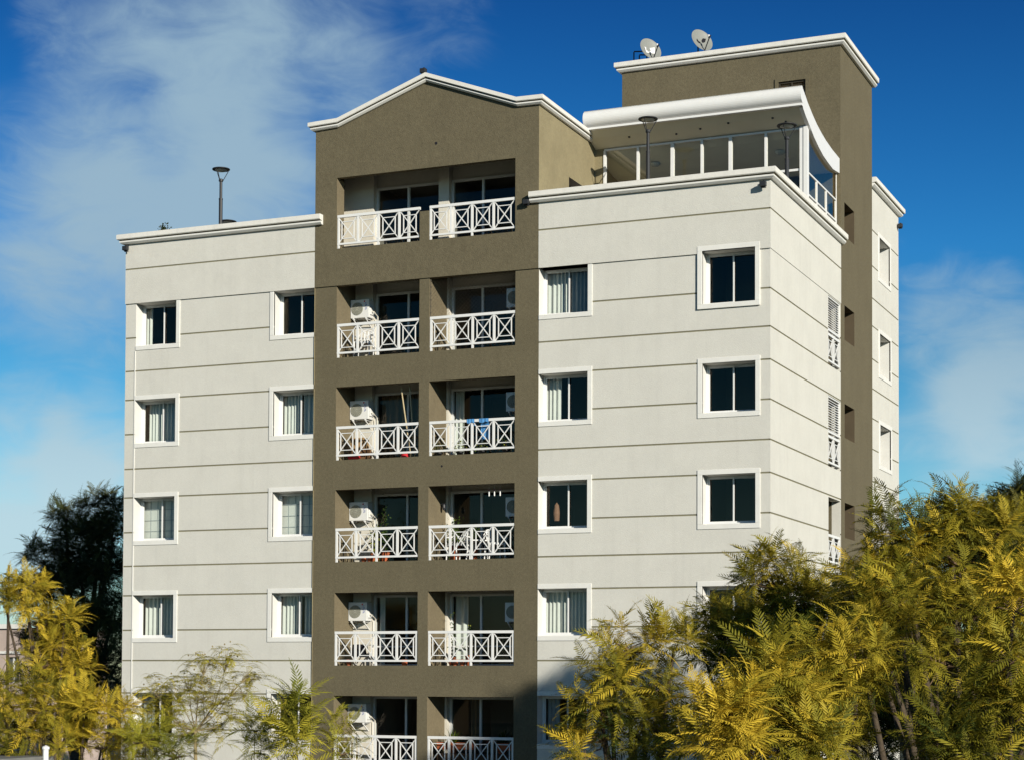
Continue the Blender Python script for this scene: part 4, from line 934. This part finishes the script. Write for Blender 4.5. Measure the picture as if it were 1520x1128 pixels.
for k, x in enumerate((-7.53, -7.38, -7.22)):
    m = MB(); zc = 11.93; m.tube([(x, .3, 12.02), (x, .3, zc - .05)], .003, 4); m.lathe((x, .3, zc - .20), [(.001, 0), (.018, .01), (.018, .10), (.006, .14), (.001, .15)], 10); m.lathe((x, .3, zc - .05), [(.012, 0), (.014, .03), (.001, .03)], 8, mi=1)
    tag(m.build('hanging_chime', [WHITE, RED]), ('leftmost', 'middle', 'rightmost')[k] + ' of three white hanging chimes under the balcony ceiling', 'chime', 'chimes hanging in the right balcony')
m = MB(); m.tube([(-9.11, .72, z4 + 1.50), (-9.02, .70, z4 + 1.52)], .012, 6); m.lathe((-9.0, .70, z4 + 1.36), [(.03, 0), (.05, .06), (.04, .14), (.001, .19)], 10); tag(m.build('wall_lantern', DARKM), 'small dark lantern on the brown side wall of a right balcony', 'lantern')
# row five
o = empty('drying_rack', (-11.3, .55, z5), 'white drying rack behind the fifth left railing', 'drying rack')
m = MB()
for x in (-11.55, -11.05): m.tube([(x, .3, z5), (x, .7, z5 + .55)], .012, 6); m.tube([(x, .7, z5), (x, .3, z5 + .55)], .012, 6)
m.build('legs', WHITE, o); m = MB()
for k in range(6): yy_ = .3 + .08 * k; m.tube([(-11.55, yy_, z5 + .55), (-11.05, yy_, z5 + .55)], .007, 5)
m.build('rungs', WHITE, o)
m = MB(); m.poly([(-11.45, .28, z5 + .56), (-11.12, .28, z5 + .56), (-11.05, .27, z5 + .22), (-11.5, .27, z5 + .24)]); m.poly([(-11.45, .36, z5 + .565), (-11.12, .36, z5 + .565), (-11.12, .28, z5 + .56), (-11.45, .28, z5 + .56)]); m.poly([(-11.45, .36, z5 + .565), (-11.12, .36, z5 + .565), (-11.08, .37, z5 + .3), (-11.5, .37, z5 + .3)])
tag(m.build('dark_garment', BLACKC), 'black garment draped on the drying rack', 'garment')
for x, y_, r_, lb in ((-11.52, .2, .07, 'orange pot at the left end of the fifth left balcony'), (-9.9, .25, .09, 'orange bowl at the right end of the fifth left balcony'), (-8.42, .22, .08, 'left orange pot on the fifth right balcony'), (-8.22, .22, .08, 'right orange pot on the fifth right balcony')):
    m = MB(); m.lathe((x, y_, z5), [(.001, 0), (r_ * .7, 0), (r_, .13), (r_ * 1.15, .13), (r_ * 1.15, .16), (.001, .14)], 14); tag(m.build('flower_pot', TERRA), lb, 'pot', 'orange pots on the balcony floors')
pot_plant(-8.75, .72, z5, .10, .95, 120, 'tall thin climbing plant beside the white curtain', 64, ph=.2, pr=.1, tint=.2)
pot_plant(-8.3, .8, z5, .1, .75, 45, 'wispy tall plant right of the white curtain', 65, ph=.25, pr=.1, tint=.5)
# row six
pot_plant(-8.62, .5, z6 + .45, .3, .50, 46, 'spiky green plant above the lowest right railing', 66, spiky=True, ph=.2, pr=.14, tint=.5)
pot_plant(-7.25, .6, z6 + .45, .3, .50, 40, 'spiky green plant in the shade at the right end of the lowest balcony', 67, spiky=True, ph=.2, pr=.14, tint=.2)
m = MB(); m.box(-9.0, -6.9, .34, .72, z6 + .0, z6 + .44); tag(m.build('bench', mat('bench_wood', (.12, .07, .04), .8)), 'dark wooden plant bench behind the lowest right railing', 'bench')
for x, lb in ((-8.9, 'left'), (-8.35, 'middle'), (-7.2, 'right')):
    m = MB(); n0 = 0; x0, x1 = x, x + .42; m.box(x0, x1, .14, .30, z6 + .56, z6 + .72); m.box(x0 - .015, x1 + .015, .125, .315, z6 + .72, z6 + .745); tag(m.build('planter_box', TERRA, bevel=.008), lb + ' terracotta planter box inside the lowest right railing', 'planter', 'planter boxes on the lowest balcony')
# small person-like brown bag in a window left column
m = MB(); m.lathe((-5.78, .62, 11.05), [(.001, 0), (.07, .02), (.09, .2), (.06, .42), (.001, .5)], 10); tag(m.build('brown_bag', mat('brown_leather', (.30, .16, .10), .7)), 'brown bag hanging inside a window of the right wing', 'bag')
# roof plant
V, sz, lo, ti, mt = leafy(-17.68, .55, 19.50, .17, .20, 130, LEAFD, 71, .3, .07)
o = empty('roof_plant', (-17.68, .5, 18.4), 'small dark plant peeping over the left parapet', 'plant')
mesh_np('leaves', V, sz, lo, mt, ti, o)
m = MB(); m.lathe((-17.68, .5, 18.4), [(.001, 0), (.13, 0), (.17, .5), (.18, .5), (.001, .48)], 14); m.tube([(-17.68, .5, 18.85), (-17.68, .53, 19.5)], .015, 6); m.build('pot', TERRA, o)
V, sz, lo, ti, mt = leafy(-1.78, 4.6, 20.2, .2, .14, 70, leafmat('red_flower', (.25, .03, .02), (.35, .05, .03), (.45, .08, .04)), 72, .3, .06)
o = empty('terrace_plant', (-1.78, 4.6, 18.4), 'reddish flowering plant behind the terrace glass', 'plant')
mesh_np('leaves', V, sz, lo, mt, ti, o)
m = MB(); m.lathe((-1.78, 4.6, 18.4), [(.001, 0), (.16, 0), (.2, .9), (.22, .9), (.001, .88)], 14); m.tube([(-1.78, 4.6, 19.2), (-1.78, 4.6, 20.25)], .02, 6); m.build('pot', TERRA, o)

# ------------------------------------------------------------------ surroundings
p0 = at(-30, 1131, 33); p1 = at(60, 1134, 33)
o = empty('garage', ((p0.x + p1.x) / 2, (p0.y + p1.y) / 2 + 2, GZ), 'low grey flat roof at the bottom left corner', 'garage')
zt = p1.z
m = MB(); m.box(p1.x - 8, p1.x - 2.1, p1.y, p1.y + 3, GZ, zt - .12); m.build('wall', LIGHT, o)
m = MB(); m.box(p1.x - 8.1, p1.x - 2.02, p1.y - .1, p1.y + 3.1, zt - .12, zt); m.build('roof', mat('grey_concrete', (.22, .22, .21), .9, .2, 3), o)
m = MB(); pp = at(68, 1108, 32.8); m.tube([(pp.x, pp.y, GZ), (pp.x, pp.y, pp.z)], .05, 10); m.lathe((pp.x, pp.y, pp.z), [(.065, -.04), (.065, .0), (.001, .03)], 10); tag(m.build('white_post', WHITE), 'slim white post at the bottom left beside the grey roof', 'post')
# far house
fc = at(10, 985, 112)
o = empty('far_house', (fc.x, fc.y, GZ), 'pale pinkish house with small windows far off at the left edge', 'house')
PINK = mat('pink_plaster', (.55, .44, .38), .9, .12, 1)
x0, x1, y0, y1, zt = fc.x - 8, fc.x + 1.5, fc.y, fc.y + 8, at(10, 932, 112).z
m = MB(); hh = []
for k in range(4):
    xx = x1 - 1.6 - k * 2.1
    for zz in (zt - 3.2, zt - 6.4): hh.append((xx, xx + 1.0, zz, zz + 1.5, .2))
relief(m, PF(y0), x0, x1, GZ, zt, hh); m.quad((x1, y0, GZ), (x1, y1, GZ), (x1, y1, zt), (x1, y0, zt)); m.quad((x0, y0, zt), (x1, y0, zt), (x1, y1, zt), (x0, y1, zt)); m.build('wall', [PINK, PINK, PINK], o)
m = MB(); m.box(x0 - .15, x1 + .15, y0 - .15, y0 + .1, zt - .02, zt + .25); m.box(x0, x1 + .1, y0 - .1, y0 + .0, zt - 1.5, zt - 1.35); m.build('cornice', TRIM, o)
for h in hh:
    m = MB(); m.quad((h[0], y0 + .2, h[2]), (h[1], y0 + .2, h[2]), (h[1], y0 + .2, h[3]), (h[0], y0 + .2, h[3])); m.box(h[0] + .45, h[0] + .55, y0 + .12, y0 + .18, h[2], h[3], 1); m.build('window', [mat('far_glass', (.10, .11, .13), .2) if not hasattr(relief, 'fg') else relief.fg, TRIM], o)
q = at(12, 930, 110); qt = at(12, 838, 110)
o = empty('utility_pole', (q.x, q.y, GZ), 'thin far utility pole with crossarms at the left edge', 'pole')
m = MB(); m.tube([(q.x, q.y, GZ), (q.x, q.y, qt.z)], [.14, .06], 8); m.build('pole', BARK, o)
m = MB()
for dz in (1.0, 1.5): m.box(q.x - .8, q.x + .5, q.y - .06, q.y + .06, qt.z - dz - .06, qt.z - dz + .06)
for dx in (-.7, -.2, .4): m.tube([(q.x + dx, q.y, qt.z - .95), (q.x + dx, q.y, qt.z - .7)], .06, 6)
m.build('crossarm', BARK, o)
